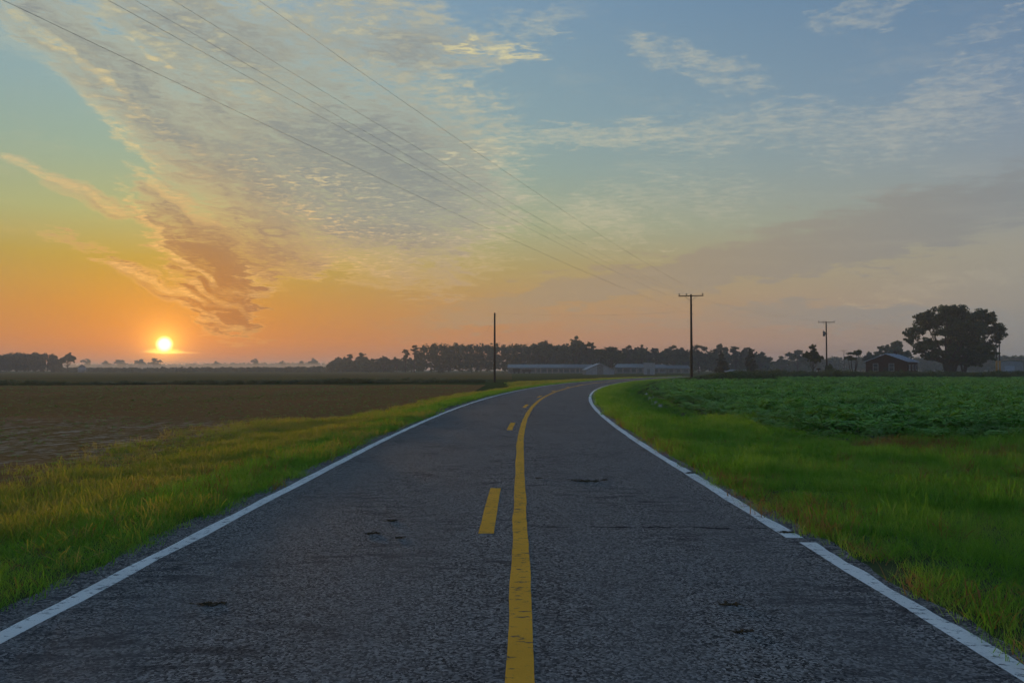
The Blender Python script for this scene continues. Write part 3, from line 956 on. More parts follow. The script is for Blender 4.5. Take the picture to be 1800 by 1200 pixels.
def make_tree_meshes(kind, seed):
    """unit-ish trees about 10 m high, scaled when placed"""
    r = random.Random(seed)
    if kind == 'broad':
        lobes = [(0, 0, 6.4, 2.6, 2.6, 2.4)]
        for i in range(7):
            a = i / 7 * 6.283 + r.uniform(-.4, .4); d = r.uniform(1.8, 3.0)
            lobes.append((d * math.cos(a), d * math.sin(a), r.uniform(4.6, 7.4), r.uniform(1.3, 2.0), r.uniform(1.3, 2.0), r.uniform(1.1, 1.7)))
        lobes.append((r.uniform(-.8, .8), 0, 8.4, 1.6, 1.6, 1.4))
        cm, B = crown_mesh(lobes, 4200, .34, seed, 18, (.20, .38), inner=.4)
        tm = trunk_mesh(limbs(2.4, 9, .26, [(l[0], l[1], l[2]) for l in lobes[1:]], seed))
    elif kind == 'open':
        lobes = []
        for i in range(12):
            a = i / 12 * 6.283 + r.uniform(-.5, .5); d = r.uniform(.7, 2.4)
            lobes.append((d * math.cos(a), d * math.sin(a), r.uniform(3.8, 8.6), r.uniform(1.0, 1.6), r.uniform(1.0, 1.6), r.uniform(1.0, 1.5)))
        lobes.append((0, 0, 9.0, 1.2, 1.2, .9))
        cm, B = crown_mesh(lobes, 3000, .32, seed, 10, (.26, .44))
        tm = trunk_mesh(limbs(3.4, 9.6, .20, [(l[0], l[1], l[2]) for l in lobes], seed, r.uniform(-.02, .02)))
    elif kind == 'pine':
        lobes = []
        for i in range(8):
            z = 5.2 + i * .6; d = (1 - (i / 9)) * 1.5
            a = r.uniform(0, 6.283)
            lobes.append((d * math.cos(a) * .8, d * math.sin(a) * .8, z, 1.1 + .3 * r.random() - i * .03, 1.1, .55))
        cm, B = crown_mesh(lobes, 1500, .26, seed, 6, (.36, .6), needle=True)
        tm = trunk_mesh(limbs(5.0, 10, .17, [(l[0], l[1], l[2]) for l in lobes], seed, r.uniform(-.02, .02)))
    elif kind == 'cedar':
        lobes = []
        for i in range(9):
            t_ = i / 8
            wd = 2.5 * (1 - t_ ** 2.2) * (.75 + .25 * min(1, t_ * 5)) + .3
            lobes.append((r.uniform(-.3, .3), r.uniform(-.3, .3), .9 + t_ * 8.6, wd, wd, 1.1))
        cm, B = crown_mesh(lobes, 3600, .30, seed, 12, (.25, .42), inner=.3)
        tm = trunk_mesh([([(0, 0, -.3), (0, 0, 4), (0, 0, 9)], [.22, .15, .04])])
    elif kind == 'scrub':
        lobes = []
        for i in range(7):
            a = r.uniform(0, 6.283); d = r.uniform(.5, 3.2)
            lobes.append((d * math.cos(a), d * math.sin(a) * .6, r.uniform(4.5, 8.6), r.uniform(.9, 1.6), r.uniform(.9, 1.5), r.uniform(.6, 1.1)))
        cm, B = crown_mesh(lobes, 1300, .30, seed, 6, (.4, .6))
        tg = [(l[0], l[1], l[2]) for l in lobes]
        paths = []
        for i, tpt in enumerate(tg):
            s = Vector((r.uniform(-.15, .15), r.uniform(-.15, .15), -.3))
            e = Vector(tpt); mid = s.lerp(e, .5) + Vector((e.x * .25, 0, -.2))
            paths.append(([tuple(s), tuple(mid), tuple(e)], [.16, .11, .04]))
        tm = trunk_mesh(paths)
    elif kind == 'bush':
        lobes = [(0, 0, 5, 4.2, 4.2, 4.6), (2, 0, 4, 3, 3, 3.6), (-2, 1, 4, 3, 3, 3.6)]
        cm, B = crown_mesh(lobes, 1400, .75, seed, 14, (.28, .42))
        tm = trunk_mesh([([(0, 0, -.3), (.3, 0, 4)], [.3, .1]), ([(0, 0, -.3), (-.9, 0, 4.4)], [.25, .1])])
    return tm, cm

KINDS = {}
for kd, n in (('broad', 4), ('open', 3), ('pine', 3), ('cedar', 2), ('scrub', 1), ('bush', 1)):
    KINDS[kd] = [make_tree_meshes(kd, 100 + 13 * i + len(kd)) for i in range(n)]
    for tm, cm in KINDS[kd]:
        tm.materials.append(M['bark'])
        cm.materials.append(M['oak_leaf'] if kd in ('broad', 'scrub', 'bush') else M['cedar_leaf'] if kd == 'cedar' else M['pine_leaf'])
NAT_W = {'broad': 8.2, 'open': 6.6, 'pine': 4.4, 'cedar': 5.2, 'scrub': 7.4, 'bush': 9.6}
NAT_H = {'broad': 9.9, 'open': 9.9, 'pine': 10.1, 'cedar': 10.2, 'scrub': 9.0, 'bush': 9.6}

def spot(px, depth):
    return (px - 900.0) / FPX * depth
def height_at(top, depth):
    return (649.0 - top) / FPX * depth + CAM_H

def tree(name, kind, px, top, wpx, depth, label, group=None, var=0, cat='tree', rz=None):
    X = spot(px, depth)
    gz = float(ground_z(X, depth))
    h = height_at(top, depth) - gz
    wd = wpx / FPX * depth * (1.2 if group == 'trees of the hazy tree line' else 1.0)
    root = empty(name, (X, depth, gz), random.uniform(0, 6.28) if rz is None else rz)
    sx = wd / NAT_W[kind]
    root.scale = (sx, sx, h / NAT_H[kind])
    tm, cm = KINDS[kind][var % len(KINDS[kind])]
    obj('trunk', tm, None, root)
    obj('crown', cm, None, root)
    tag(root, label, cat, group)
    return root

# mid-distance tree line, left to right
FARG = 'faint trees in the mist under the sun'
LINE = 'trees of the hazy tree line'
tree('spreading_tree', 'broad', 119, 619, 30, 520, 'lone spreading tree beside the dark wood at far left', var=1)
for i, (px, tp, wd, lb) in enumerate([
    (153, 630, 20, 'faint misty tree just right of the grain bin'), (187, 633, 16, 'faint misty tree second right of the grain bin'),
    (212, 632, 26, 'wide faint misty trees left of the sun'), (247, 630, 22, 'rounded misty tree left below the sun'),
    (272, 629, 24, 'misty tree directly under the sun'), (380, 634, 16, 'small misty tree well right of the sun'),
    (449, 630, 16, 'round misty tree midway between sun and tree line'), (497, 633, 12, 'tiny misty tree left of a pair'),
    (529, 634, 16, 'small misty tree near the end of the mist'), (552, 629, 20, 'rounded misty tree closest to the tree line')]):
    tree('misty_tree', 'broad' if i % 2 else 'open', px, tp, wd, 1150, lb, FARG, i)
for i, (kd, px, tp, wd, dp, lb) in enumerate([
    ('broad', 594, 627, 30, 560, 'low rounded tree at the left end of the tree line'),
    ('open', 614, 622, 20, 540, 'slim open tree near the left end of the tree line'),
    ('broad', 636, 619, 30, 540, 'domed tree rising above the left end of the tree line'),
    ('broad', 656, 629, 22, 530, 'low dark tree right of the domed one'),
    ('broad', 675, 625, 26, 520, 'rounded tree midway to the pair of pines'),
    ('broad', 698, 627, 26, 510, 'low tree left of the pair of pines'),
    ('pine', 713, 613, 18, 470, 'shorter of the pair of open pines left of the pine wood'),
    ('pine', 728, 606, 20, 470, 'taller of the pair of open pines left of the pine wood'),
    ('broad', 958, 597, 46, 430, 'dark rounded tree rising over the long pale shed'),
    ('broad', 1013, 591, 44, 420, 'tallest dark tree of the tree line behind the long shed'),
    ('broad', 1038, 600, 40, 425, 'dark sloping tree right of the tallest one'),
    ('broad', 1074, 607, 50, 380, 'broad dark tree behind the grey gabled barn'),
    ('open', 1106, 607, 30, 430, 'open see-through tree right of the barn'),
    ('broad', 1127, 606, 32, 420, 'leafy tree above the tall narrow shed'),
    ('open', 1153, 611, 28, 430, 'thin tree right above the narrow shed'),
    ('open', 1184, 607, 38, 430, 'wide open crowned tree left of the near crossarm pole'),
    ('broad', 1206, 614, 30, 430, 'low dark tree beside the near crossarm pole'),
    ('open', 1228, 606, 30, 430, 'round topped tree just right of the near crossarm pole'),
    ('open', 1265, 604, 26, 430, 'tree rising behind the left dark cedar'),
    ('open', 1293, 608, 30, 430, 'tree between the two dark cedars'),
    ('open', 1313, 610, 26, 430, 'tree rising behind the right dark cedar'),
    ('broad', 1336, 618, 34, 440, 'sloping tree right of the right dark cedar'),
    ('broad', 1374, 625, 28, 520, 'small hazy tree in the gap of the tree line'),
    ('broad', 1402, 613, 38, 480, 'hazy tree behind the round roadside tree')]):
    tree('tree_line_tree', kd, px, tp, wd, dp, lb, LINE, i)

tree('dark_cedar', 'cedar', 1268, 616, 25, 200, 'dark conical cedar nearer the crossarm pole', 'dark cedars', 0)
tree('dark_cedar', 'cedar', 1319, 613, 23, 215, 'dark ragged cedar farther right of the crossarm pole', 'dark cedars', 1)
tree('roadside_tree', 'broad', 1429, 604, 36, 198, 'round leafy tree left of the transformer pole', var=2, rz=.6)
tree('crooked_tree', 'scrub', 1500, 617, 38, 185, 'crooked little many stemmed tree left of the brick house', rz=.2)
tree('pole_bush', 'bush', 1456, 638, 15, 169, 'reddish round bush at the foot of the transformer pole', cat='bush')
tree('shade_tree', 'broad', 1571, 597, 62, 330, 'hazy tree rising behind the brick house', var=3, rz=2.0)
tree('garden_tree', 'broad', 1527, 617, 26, 330, 'small hazy tree left of the brick house gable', var=0, rz=1.0)

# the great oak
def big_oak():
    D = 205.0
    X = spot(1676, D); gz = float(ground_z(X, D))
    root = empty('great_oak', (X, D, gz))
    def L(px, py, rw, rh, y=0.0):
        return (spot(px, D) - X, y, (649 - py) / FPX * D + CAM_H - gz, rw / FPX * D, rw / FPX * D * .9, rh / FPX * D)
    lobes = [L(1676, 565, 40, 30), L(1640, 575, 30, 28, 2), L(1712, 572, 32, 30, -2), L(1672, 592, 45, 36, -4), L(1625, 560, 18, 14), L(1608, 592, 18, 16, 1),
             L(1622, 608, 20, 16, -3), L(1745, 560, 14, 14, 1), L(1735, 585, 24, 22, -2), L(1752, 578, 13, 12), L(1760, 588, 11, 11), L(1752, 600, 12, 12), L(1728, 608, 22, 18, 2),
             L(1632, 622, 16, 12, -4), L(1640, 612, 22, 20, 3), L(1690, 620, 40, 24, -4), L(1700, 606, 36, 30, 4), L(1722, 632, 14, 12, -2), L(1655, 552, 20, 14, -3),
             L(1693, 550, 22, 14, 2), L(1722, 555, 18, 14, 0), L(1644, 552, 14, 12, 3), L(1600, 602, 10, 9, 0), L(1706, 636, 16, 10, 3), L(1668, 545, 22, 10, 1),
             L(1636, 628, 16, 10, 1), L(1652, 626, 18, 13, 4), L(1694, 631, 30, 13, 0), L(1716, 626, 18, 14, -5), L(1700, 640, 18, 8, -3), L(1622, 618, 12, 10, 2), L(1742, 612, 14, 12, 0)]
    cm, B = crown_mesh(lobes, 34000, .34, 5, 30, (.19, .36), inner=.4)
    bx = spot(1666, D) - X
    paths = []
    rr = random.Random(3)
    stems = [(bx - .2, 0, 0), (bx + 2.0, 1.2, 0), (bx + 3.7, -.8, 0)]
    rads = [.55, .42, .3]
    for k_, l in enumerate(lobes):
        s = stems[k_ % 3 if k_ % 5 else 0]
        e = Vector(l[:3]); b0 = Vector((s[0], s[1], -.4)); fork = Vector((s[0] + (e.x - s[0]) * .12, s[1], 2.8 + rr.random()))
        mid = fork.lerp(e, .5) + Vector((rr.uniform(-.5, .5), 0, -.4))
        r0 = rads[stems.index(s)]
        paths.append(([tuple(b0), tuple(fork), tuple(mid), tuple(e)], [r0, r0 * .62, r0 * .3, r0 * .1]))
    tm = trunk_mesh(paths)
    obj('trunk', tm, M['bark'], root)
    obj('crown', cm, M['oak_leaf'], root)
    tag(root, 'great dark spreading oak towering right of the brick house', 'tree')
big_oak()

# woods and hedges that read as one mass
def mass(name, spans, per, leaf, label, mat, seed, needle=False):
    """spans: (px0, px1, top0, top1, depth, depth thickness, crown px)"""
    r = random.Random(seed)
    lobes = []
    for (a, b, t0, t1, dp, th, cw) in spans:
        n = max(2, int((b - a) / cw * 1.6))
        for i in range(n):
            for lay in range(2):
                q = (i + r.uniform(.0, 1)) / n
                px = a + (b - a) * q; d = dp + r.uniform(0, th)
                tp = t0 + (t1 - t0) * q + r.uniform(-.5, 2.6)
                X = spot(px, d); gz = float(ground_z(X, d)); h = height_at(tp, d) - gz
                wd = cw / FPX * d * r.uniform(.45, .7)
                lobes.append((X, d, gz + h * .78, wd, wd, h * .24))
                lobes.append((X + r.uniform(-1, 1), d - 1, gz + h * .50, wd * 1.15, wd, h * .36))
                lobes.append((X + r.uniform(-1, 1), d - 2, gz + h * .22, wd * 1.15, wd, h * .34))
    cm, B = crown_mesh(lobes, int(len(lobes) * per * 1.5), leaf * 1.45, seed, 12, (.40, .66), inner=.5, needle=needle)
    o_ = obj(name, cm, mat)
    tag(o_, label, 'wood' if 'hedge' not in name else 'hedge', kind='stuff')
mass('pine_wood', [(744, 800, 603, 602, 435, 25, 13), (800, 880, 602, 603, 435, 25, 13), (880, 1000, 604, 603, 440, 25, 14)], 70, .55, 'long dark pine wood behind the bare pole', M['pine_leaf'], 31)
mass('dark_wood', [(-60, 60, 621, 619, 520, 30, 12), (60, 100, 618, 622, 520, 30, 12), (98, 106, 626, 640, 520, 20, 10)], 80, .6, 'dense dark wood at the far left edge of the fields', M['pine_leaf'], 33)
mass('tree_line_undergrowth', [(580, 745, 637, 628, 520, 20, 12), (985, 1090, 609, 611, 445, 15, 18), (1080, 1200, 616, 613, 450, 20, 18), (1200, 1345, 614, 621, 450, 20, 18), (1340, 1420, 634, 632, 540, 20, 14)], 60, .6, 'hazy undergrowth and low trees along the tree line', M['oak_leaf'], 35)
mass('far_right_wood', [(1415, 1560, 629, 624, 620, 40, 14), (1560, 1720, 626, 628, 620, 40, 14), (1700, 1790, 622, 626, 560, 40, 18), (1780, 1960, 624, 622, 560, 40, 18)], 60, .7, 'blue hazy wood far behind the brick house and oak', M['oak_leaf'], 37)
mass('field_hedge', [(100, 260, 646, 647, 600, 12, 9), (260, 420, 647, 645.5, 600, 12, 9), (420, 660, 646, 643, 580, 12, 10)], 30, .6, 'low dark hedge along the far end of the left fields', M['oak_leaf'], 39)
mass('horizon_wood', [(-120, 330, 641, 640, 1700, 60, 10), (330, 640, 639, 637, 1500, 60, 10)], 26, 1.6, 'faint wood on the horizon behind the mist', M['oak_leaf'], 41)

# ------------------------------------------------------------------ buildings
def put_building(name, px, depth, rz, label, cat='building', group=None):
    X = spot(px, depth)
    return tag(empty(name, (X, depth, float(ground_z(X, depth)) - .05), rz), label, cat, group)

def gable_roof(root, w2, y0, y1, eave, ridge, mat, th=.14, over=.4, name='roof'):
    mb = MB()
    k = (ridge - eave) / w2
    e0 = eave - k * over
    mb.prism([(-w2 - over, e0), (0, ridge), (w2 + over, e0), (w2 + over, e0 + th), (0, ridge + th * 1.2), (-w2 - over, e0 + th)], y0 - over, y1 + over)
    return mb.build(name, mat, root)

def window(root, x0, x1, z0, z1, y, frame=True):
    mb = MB(); fw = .12
    mb.box(x0 - fw, x1 + fw, y - .09, y - .004, z0 - fw, z0)
    mb.box(x0 - fw, x1 + fw, y - .09, y - .004, z1, z1 + fw)
    mb.box(x0 - fw, x0, y - .09, y - .004, z0, z1)
    mb.box(x1, x1 + fw, y - .09, y - .004, z0, z1)
    mb.box(x0, x1, y - .07, y - .004, (z0 + z1) / 2 - .04, (z0 + z1) / 2 + .04)
    wn = mb.build('window', M['trim'], root)
    p = MB(); p.box(x0, x1, y - .03, y - .003, z0, z1)
    p.build('pane', M['pane'], wn)
    return wn

# brick farmhouse
hs_ = put_building('brick_house', 1557, 190, R(-40), 'dark red brick farmhouse with blue grey metal roof beside the oak', 'house')
w2 = 4.65; ev = 3.75; rd = 5.55; Lh = 10.5
mb = MB(); mb.prism([(-w2, 0), (w2, 0), (w2, ev), (0, rd), (-w2, ev)], 0, Lh); mb.build('wall', M['brick'], hs_)
rf = gable_roof(hs_, w2, 0, Lh, ev + .03, rd + .03, M['metal_roof'])
for i in range(11):
    yb = -.3 + i * 1.03
    mb = MB(); k_ = (rd - ev) / w2
    mb.tube([(.05, yb, rd + .235), (w2 + .38, yb, rd + .235 - k_ * (w2 + .33))], [.03, .03], 4)
    mb.build('roof_seam', M['metal_roof'], rf)
window(hs_, -2.85, -1.85, 1.5, 3.2, 0)
window(hs_, .75, 1.75, 1.5, 3.2, 0)
mb = MB(); mb.box(-.55, .45, -.10, -.004, .2, 2.35); dr = mb.build('door', M['dark'], hs_)
mb = MB(); mb.box(.28, .36, -.16, -.101, 1.15, 1.25); mb.build('handle', M['steel'], dr)
mb = MB(); mb.box(-1.1, 1.0, -1.6, -.02, 0, .2); mb.build('step', M['wall_grey'], hs_)
for yb in (2.0, 5.2, 8.6):
    mb = MB(); mb.box(w2 + .004, w2 + .09, yb, yb + 1.1, 1.6, 3.0); wn = mb.build('window', M['trim'], hs_)
    mb = MB(); mb.box(w2 + .091, w2 + .1, yb + .12, yb + .98, 1.72, 2.88); mb.build('pane', M['pane'], wn)
mb = MB(); mb.box(-.35, .35, 8.5, 9.2, rd - .3, rd + .9); mb.build('chimney', M['brick'], rf)

# little blue shed at the right
sh = put_building('blue_shed', 1775, 245, R(-30), 'small blue grey shed with pale roof by the twin poles', 'shed')
mb = MB(); mb.prism([(-3.4, 0), (3.4, 0), (3.4, 4.0), (0, 4.5), (-3.4, 4.0)], 0, 5); mb.build('wall', M['grey_tin'], sh)
mb = MB(); mb.prism([(-3.8, 4.0), (-3.8, 4.12), (0, 5.3), (3.8, 4.9), (3.8, 4.78), (0, 5.16)], -.5, 5.5); mb.build('roof', M['pink_board'], sh)
mb = MB(); mb.box(-1.4, 1.2, -.06, -.004, 0, 2.9); mb.build('door', M['metal_roof'], sh)

# long poultry sheds
def long_shed(px0, px1, depth, hgt, label, n_open, rz=0.0):
    Lw = (px1 - px0) / FPX * depth
    b = put_building('poultry_shed', (px0 + px1) / 2, depth, rz, label, 'shed', 'long low poultry sheds')
    h2 = Lw / 2
    mb = MB(); mb.box(-h2, h2, 0, 11, 0, hgt * .62); mb.build('wall', M['wall_grey'], b)
    mb = MB()
    ev_, rd_ = hgt * .62, hgt
    v = [(-h2 - .4, -.7, ev_ - .05), (h2 + .4, -.7, ev_ - .05), (h2 + .4, 5.5, rd_), (-h2 - .4, 5.5, rd_), (h2 + .4, 11.7, ev_ - .05), (-h2 - .4, 11.7, ev_ - .05)]
    v += [(a, c, z - .16) for a, c, z in v]
    mb.add(v, [(0, 1, 2, 3), (3, 2, 4, 5), (6, 9, 8, 7), (9, 11, 10, 8), (0, 6, 7, 1), (5, 4, 10, 11), (0, 3, 9, 6), (3, 5, 11, 9), (1, 7, 8, 2), (2, 8, 10, 4)])
    mb.build('roof', M['pale_tin'], b)
    for i in range(n_open):
        xo = -h2 + Lw * (i + .5) / n_open
        ww = Lw / n_open * random.uniform(.2, .42)
        mb = MB(); mb.box(xo - ww, xo + ww, -.05, -.004, hgt * .14, hgt * .46); mb.build('opening', M['shade_gap'], b)
        mb = MB(); mb.box(xo + ww * 1.45, xo + ww * 1.45 + .18, -.16, -.004, 0, hgt * .61); mb.build('post', M['pink_board'], b)
    return b
long_shed(893, 1040, 400, 4.7, 'long low pale roofed shed left of the grey barn', 15, R(-3))
long_shed(1083, 1132, 405, 4.9, 'pale roofed shed between grey barn and narrow shed', 4)
long_shed(1146, 1170, 412, 4.7, 'short pale roofed shed right of the narrow shed', 2)
long_shed(1173, 1212, 418, 4.4, 'farthest pale roofed shed left of the crossarm pole', 3)
# machinery under the left end of the long shed
for px, wd, hh, lb in ((908, 3.6, 2.4, 'dark farm trailer parked before the left end of the long shed'), (926, 4.6, 2.0, 'low dark wagon parked before the long shed')):
    t_ = put_building('farm_trailer', px, 392, 0, lb, 'trailer', 'trailers parked by the long shed')
    mb = MB(); mb.box(-wd / 2, wd / 2, 0, 2, .7, hh); mb.build('bed', M['dark'], t_)
    mb = MB(); mb.tube([(-wd / 2 - 1.4, 1, .6), (-wd / 2, 1, .75)], [.06, .06], 6); mb.build('drawbar', M['dark'], t_)
    for xx in (-wd * .3, wd * .3):
        mb = MB(); mb.tube([(xx, -.15, .45), (xx, .12, .45)], [.45, .45], 12); wh = mb.build('wheel', M['dark'], t_)
# grey gabled barn
bn = put_building('grey_barn', 1055, 300, R(4), 'small grey gabled barn near the road before the long sheds', 'barn')
mb = MB(); mb.prism([(-5.4, 0), (5.4, 0), (5.4, 1.9), (0, 4.2), (-5.4, 1.9)], 0, 9); mb.build('wall', M['wall_grey'], bn)
gable_roof(bn, 5.4, 0, 9, 1.93, 4.23, M['grey_tin'], .1, .35)
for i in range(18):
    x0 = -5.4 + i * .6
    zt = 4.2 - abs(x0 + .29) * (2.3 / 5.4) - .22
    if 7 <= i <= 10: continue
    mb = MB(); mb.box(x0 + .02, x0 + .56, -.05 - .01 * (i % 2), -.004, 0, zt); mb.build('plank', M['grey_tin'], bn)
for x0 in (-1.2, 0.02):
    mb = MB(); mb.box(x0 + .02, x0 + 1.16, -.09, -.004, 0, 3.0); mb.build('door', M['wall_grey'], bn)
# tall narrow shed
ts = put_building('narrow_shed', 1140, 300, R(-22), 'tall narrow grey shed with one pale side beside the road', 'shed')
mb = MB(); mb.box(-1.9, 1.9, 0, 2.6, 0, 4.4); mb.build('wall', M['grey_tin'], ts)
mb = MB(); mb.prism([(-2.1, 4.4), (2.1, 4.4), (2.1, 4.52), (-2.1, 4.62)], -.2, 2.8); mb.build('roof', M['grey_tin'], ts)
mb = MB(); mb.box(-1.96, -1.904, .05, 2.55, .1, 4.3); mb.build('pale_side', M['pink_board'], ts)  # whole left face covered in a paler pinkish tone than the other walls
mb = MB(); mb.box(-.6, .6, -.05, -.004, .1, 2.2); mb.build('door', M['wall_grey'], ts)
# grain bin
gb_ = put_building('grain_bin', 144.5, 500, 0, 'small pale round grain bin beside the lone spreading tree', 'grain bin')
mb = MB(); mb.tube([(0, 0, 0), (0, 0, 3.6)], [2.3, 2.3], 24); mb.build('wall', M['grey_tin'], gb_)
mb = MB(); mb.tube([(0, 0, 3.6), (0, 0, 5.0), (0, 0, 5.2)], [2.5, .45, .4], 24); rf = mb.build('roof', M['pale_tin'], gb_)
mb = MB(); mb.tube([(0, 0, 5.2), (0, 0, 5.5)], [.3, .1], 10); mb.build('cap', M['pale_tin'], rf)
# white greenhouse tunnel glimpsed between the cedars
gh = put_building('greenhouse_tunnel', 1290, 330, 0, 'low white tunnel glimpsed between the two dark cedars', 'greenhouse')
mb = MB()
pr = [(-1.0 * math.cos(a) * 2.4, math.sin(a) * 1.9) for a in np.linspace(0, math.pi, 13)]
mb.prism([(-x_, z_) for x_, z_ in pr], 0, 11)
cv = mb.build('cover', M['trim'], gh); cv.rotation_euler = (0, 0, R(90)); cv.location = (5.5, 0, 0)

# ------------------------------------------------------------------ poles and wires
P0 = (-15.5, 3.0); P1 = (spot(1215.5, 110), 110.0); P2 = (spot(1453, 172), 172.0); P3 = (spot(1757, 226), 226.0)
LINE_DIR = math.atan2(P1[1] - P0[1], P1[0] - P0[0])
ARM_H = 12.05
def utility_pole(name, xy, rz, label, arm=True, height=12.4, transformer=False, guard=False, group='wooden utility poles', lean=0.0):
    gz = float(ground_z(*xy))
    root = tag(empty(name, (xy[0], xy[1], gz), rz), label, 'utility pole', group)
    root.rotation_euler = (0, lean, rz) if lean else (0, 0, rz)
    mb = MB(); mb.tube([(0, 0, -.6), (0, 0, height * .5), (0, 0, height)], [.19, .165, .125], 12); mb.build('pole', M['pole'], root)
    if arm:
        za = ARM_H - gz
        mb = MB(); mb.box(-1.72, 1.72, -.24, -.135, za - .07, za + .06); ca = mb.build('crossarm', M['pole'], root)
        for s in (-1, 1):
            mb = MB(); mb.tube([(s * .06, -.26, za - .75), (s * .85, -.26, za - .03)], [.022, .022], 5); mb.build('brace', M['steel'], root)
        for xx in (-1.6, -.62, 1.6):
            mb = MB(); mb.tube([(xx, -.19, za + .06), (xx, -.19, za + .17), (xx, -.19, za + .19), (xx, -.19, za + .25), (xx, -.19, za + .27), (xx, -.19, za + .34)], [.03, .04, .12, .12, .09, .07], 9)
            mb.build('insulator', M['porcelain'], ca)
        for zz in (10.75, 9.5):
            mb = MB(); mb.tube([(.12, 0, zz - gz), (.30, 0, zz - gz)], [.03, .05], 6); mb.build('spool', M['porcelain'], root)
    if transformer:
        mb = MB(); mb.tube([(-.48, 0, 9.1), (-.48, 0, 9.15), (-.48, 0, 10.1), (-.48, 0, 10.2)], [.22, .27, .27, .18], 14); tr = mb.build('transformer', M['steel'], root)
        mb = MB(); mb.tube([(-.55, 0, 10.2), (-.6, 0, 10.55)], [.05, .03], 6); mb.build('bushing', M['porcelain'], tr)
        mb = MB(); mb.box(-.24, -.1, -.05, .05, 9.5, 9.9); mb.build('bracket', M['steel'], root)
    if guard:
        mb = MB(); mb.tube([(0, 0, .15), (0, 0, 4.3)], [.27, .27], 12); mb.build('guard', M['guard'], root)
    return root
rz_line = LINE_DIR - math.pi / 2
rz2 = math.atan2(P2[1] - P1[1], P2[0] - P1[0]) - math.pi / 2
utility_pole('utility_pole', P1, (rz_line + rz2) / 2 + R(12), 'tall pole with crossarm at the edge of the bean field')
utility_pole('utility_pole', P2, rz2 + R(25), 'second crossarm pole carrying a transformer above a bush', transformer=True)
utility_pole('utility_pole', P0, rz_line, 'nearest crossarm pole standing left of the road by the ploughed field')
utility_pole('utility_pole', P3, R(-40), 'right one of twin poles with yellow guard by the shed', height=11.2, arm=False, guard=True)
utility_pole('utility_pole', (spot(1751.5, 224), 224), 0, 'left one of twin poles with yellow guard by the shed', height=9.6, arm=False, guard=True)
far_p = utility_pole('utility_pole', (spot(1483.5, 430), 430), R(-20), 'tiny distant crossarm pole above the crooked tree')
bare = utility_pole('utility_pole', (spot(869.5, 123), 123.0), 0, 'bare pole without crossarm in the meadow left of the bend', arm=False, height=10.9)
for zz in (10.7, 10.45):
    mb = MB(); mb.tube([(.10, 0, zz), (.26, 0, zz)], [.03, .05], 6); mb.build('spool', M['porcelain'], bare)

def wire(pts, sag, label, rad=.0045, group='overhead wires', name='power_line'):
    P = []
    for a, b, sg in zip(pts[:-1], pts[1:], sag):
        n = 28
        for i in range(n + (b is pts[-1])):
            t_ = i / n
            p = Vector(a).lerp(Vector(b), t_); p.z -= sg * 4 * t_ * (1 - t_)
            P.append(tuple(p))
    mb = MB(); mb.tube(P, [rad] * len(P), 5)
    o_ = mb.build(name, M['wire'])
    return tag(o_, label, 'wire', group)
def arm_pt(xy, rz, xx, z):
    c, s = math.cos(rz), math.sin(rz)
    return (xy[0] + c * xx + s * .19, xy[1] + s * xx - c * .19, z)
r1 = (rz_line + rz2) / 2 + R(12); r2 = rz2 + R(25); r3 = R(-40)
for xx, lb in ((-1.6, 'left wire of the crossarm running up across the sky'), (-.62, 'middle wire of the crossarm running up across the sky'), (1.6, 'rightmost and highest wire crossing the sky')):
    wire([arm_pt(P0, rz_line, xx, ARM_H + .30), arm_pt(P1, r1, xx, ARM_H + .30), arm_pt(P2, r2, xx, ARM_H + .30), (P3[0] + xx * .1, P3[1], 10.9 + xx * .15)], [1.0, .7, .8], lb)
wire([arm_pt(P0, rz_line, .3, 10.75), arm_pt(P1, r1, .3, 10.75), arm_pt(P2, r2, .3, 10.75), (P3[0], P3[1], 10.2)], [.85, .6, .7], 'fourth wire hung under the crossarm across the sky')
wire([arm_pt(P0, rz_line, .3, 9.5), arm_pt(P1, r1, .3, 9.5), arm_pt(P2, r2, .3, 9.0), (P3[0], P3[1], 9.4)], [.7, .6, .7], 'lowest wire running up across the sky to the left')
wire([arm_pt(P2, r2, .2, 9.2), (hs_.location.x, hs_.location.y + 2, 5.2)], [.35], 'service wire dropping from transformer pole to brick house', name='service_wire')
wire([(bare.location.x, 123, 10.6), arm_pt(P1, r1, .2, 9.9)], [.5], 'faint wire from the bare pole to the nearest crossarm pole', .006)
wire([(bare.location.x, 123, 10.0), (bare.location.x - 5.2, 122, .0)], [0.0], 'guy wire slanting left from the bare pole', .006, name='guy_wire')

# ------------------------------------------------------------------ small things
# mailbox by the road
mbx = put_building('mailbox', 1438.5, 160, R(20), 'small dark mailbox on a post left of the pole bush', 'mailbox')
mb = MB(); mb.box(-.06, .06, -.06, .06, 0, 1.75); mb.build('post', M['pole'], mbx)
mb = MB(); mb.prism([(-.32, 1.751), (.32, 1.751), (.32, 1.98), (.2, 2.12), (-.2, 2.12), (-.32, 1.98)], -.28, .28); mb.build('box', M['dark'], mbx)
# ditch puddle
mb = MB()
pp = [(-.35, -2.4), (.25, -2.2), (.42, -.6), (.3, .9), (.45, 2.0), (.0, 2.6), (-.4, 1.3), (-.25, -.4)]
yc = 41.0
px_ = []
for a, b in pp:
    q = road_pt(np.array([yc + b * 1.9]), np.array([6.05 + a]), 0)[0]; px_.append((q[0], q[1], float(ground_z(ref(yc), yc)) * 0 - .43))
mb.add(px_, [tuple(range(len(px_)))])
pud = mb.build('ditch_water', M['ditch_water']); tag(pud, kind='structure')

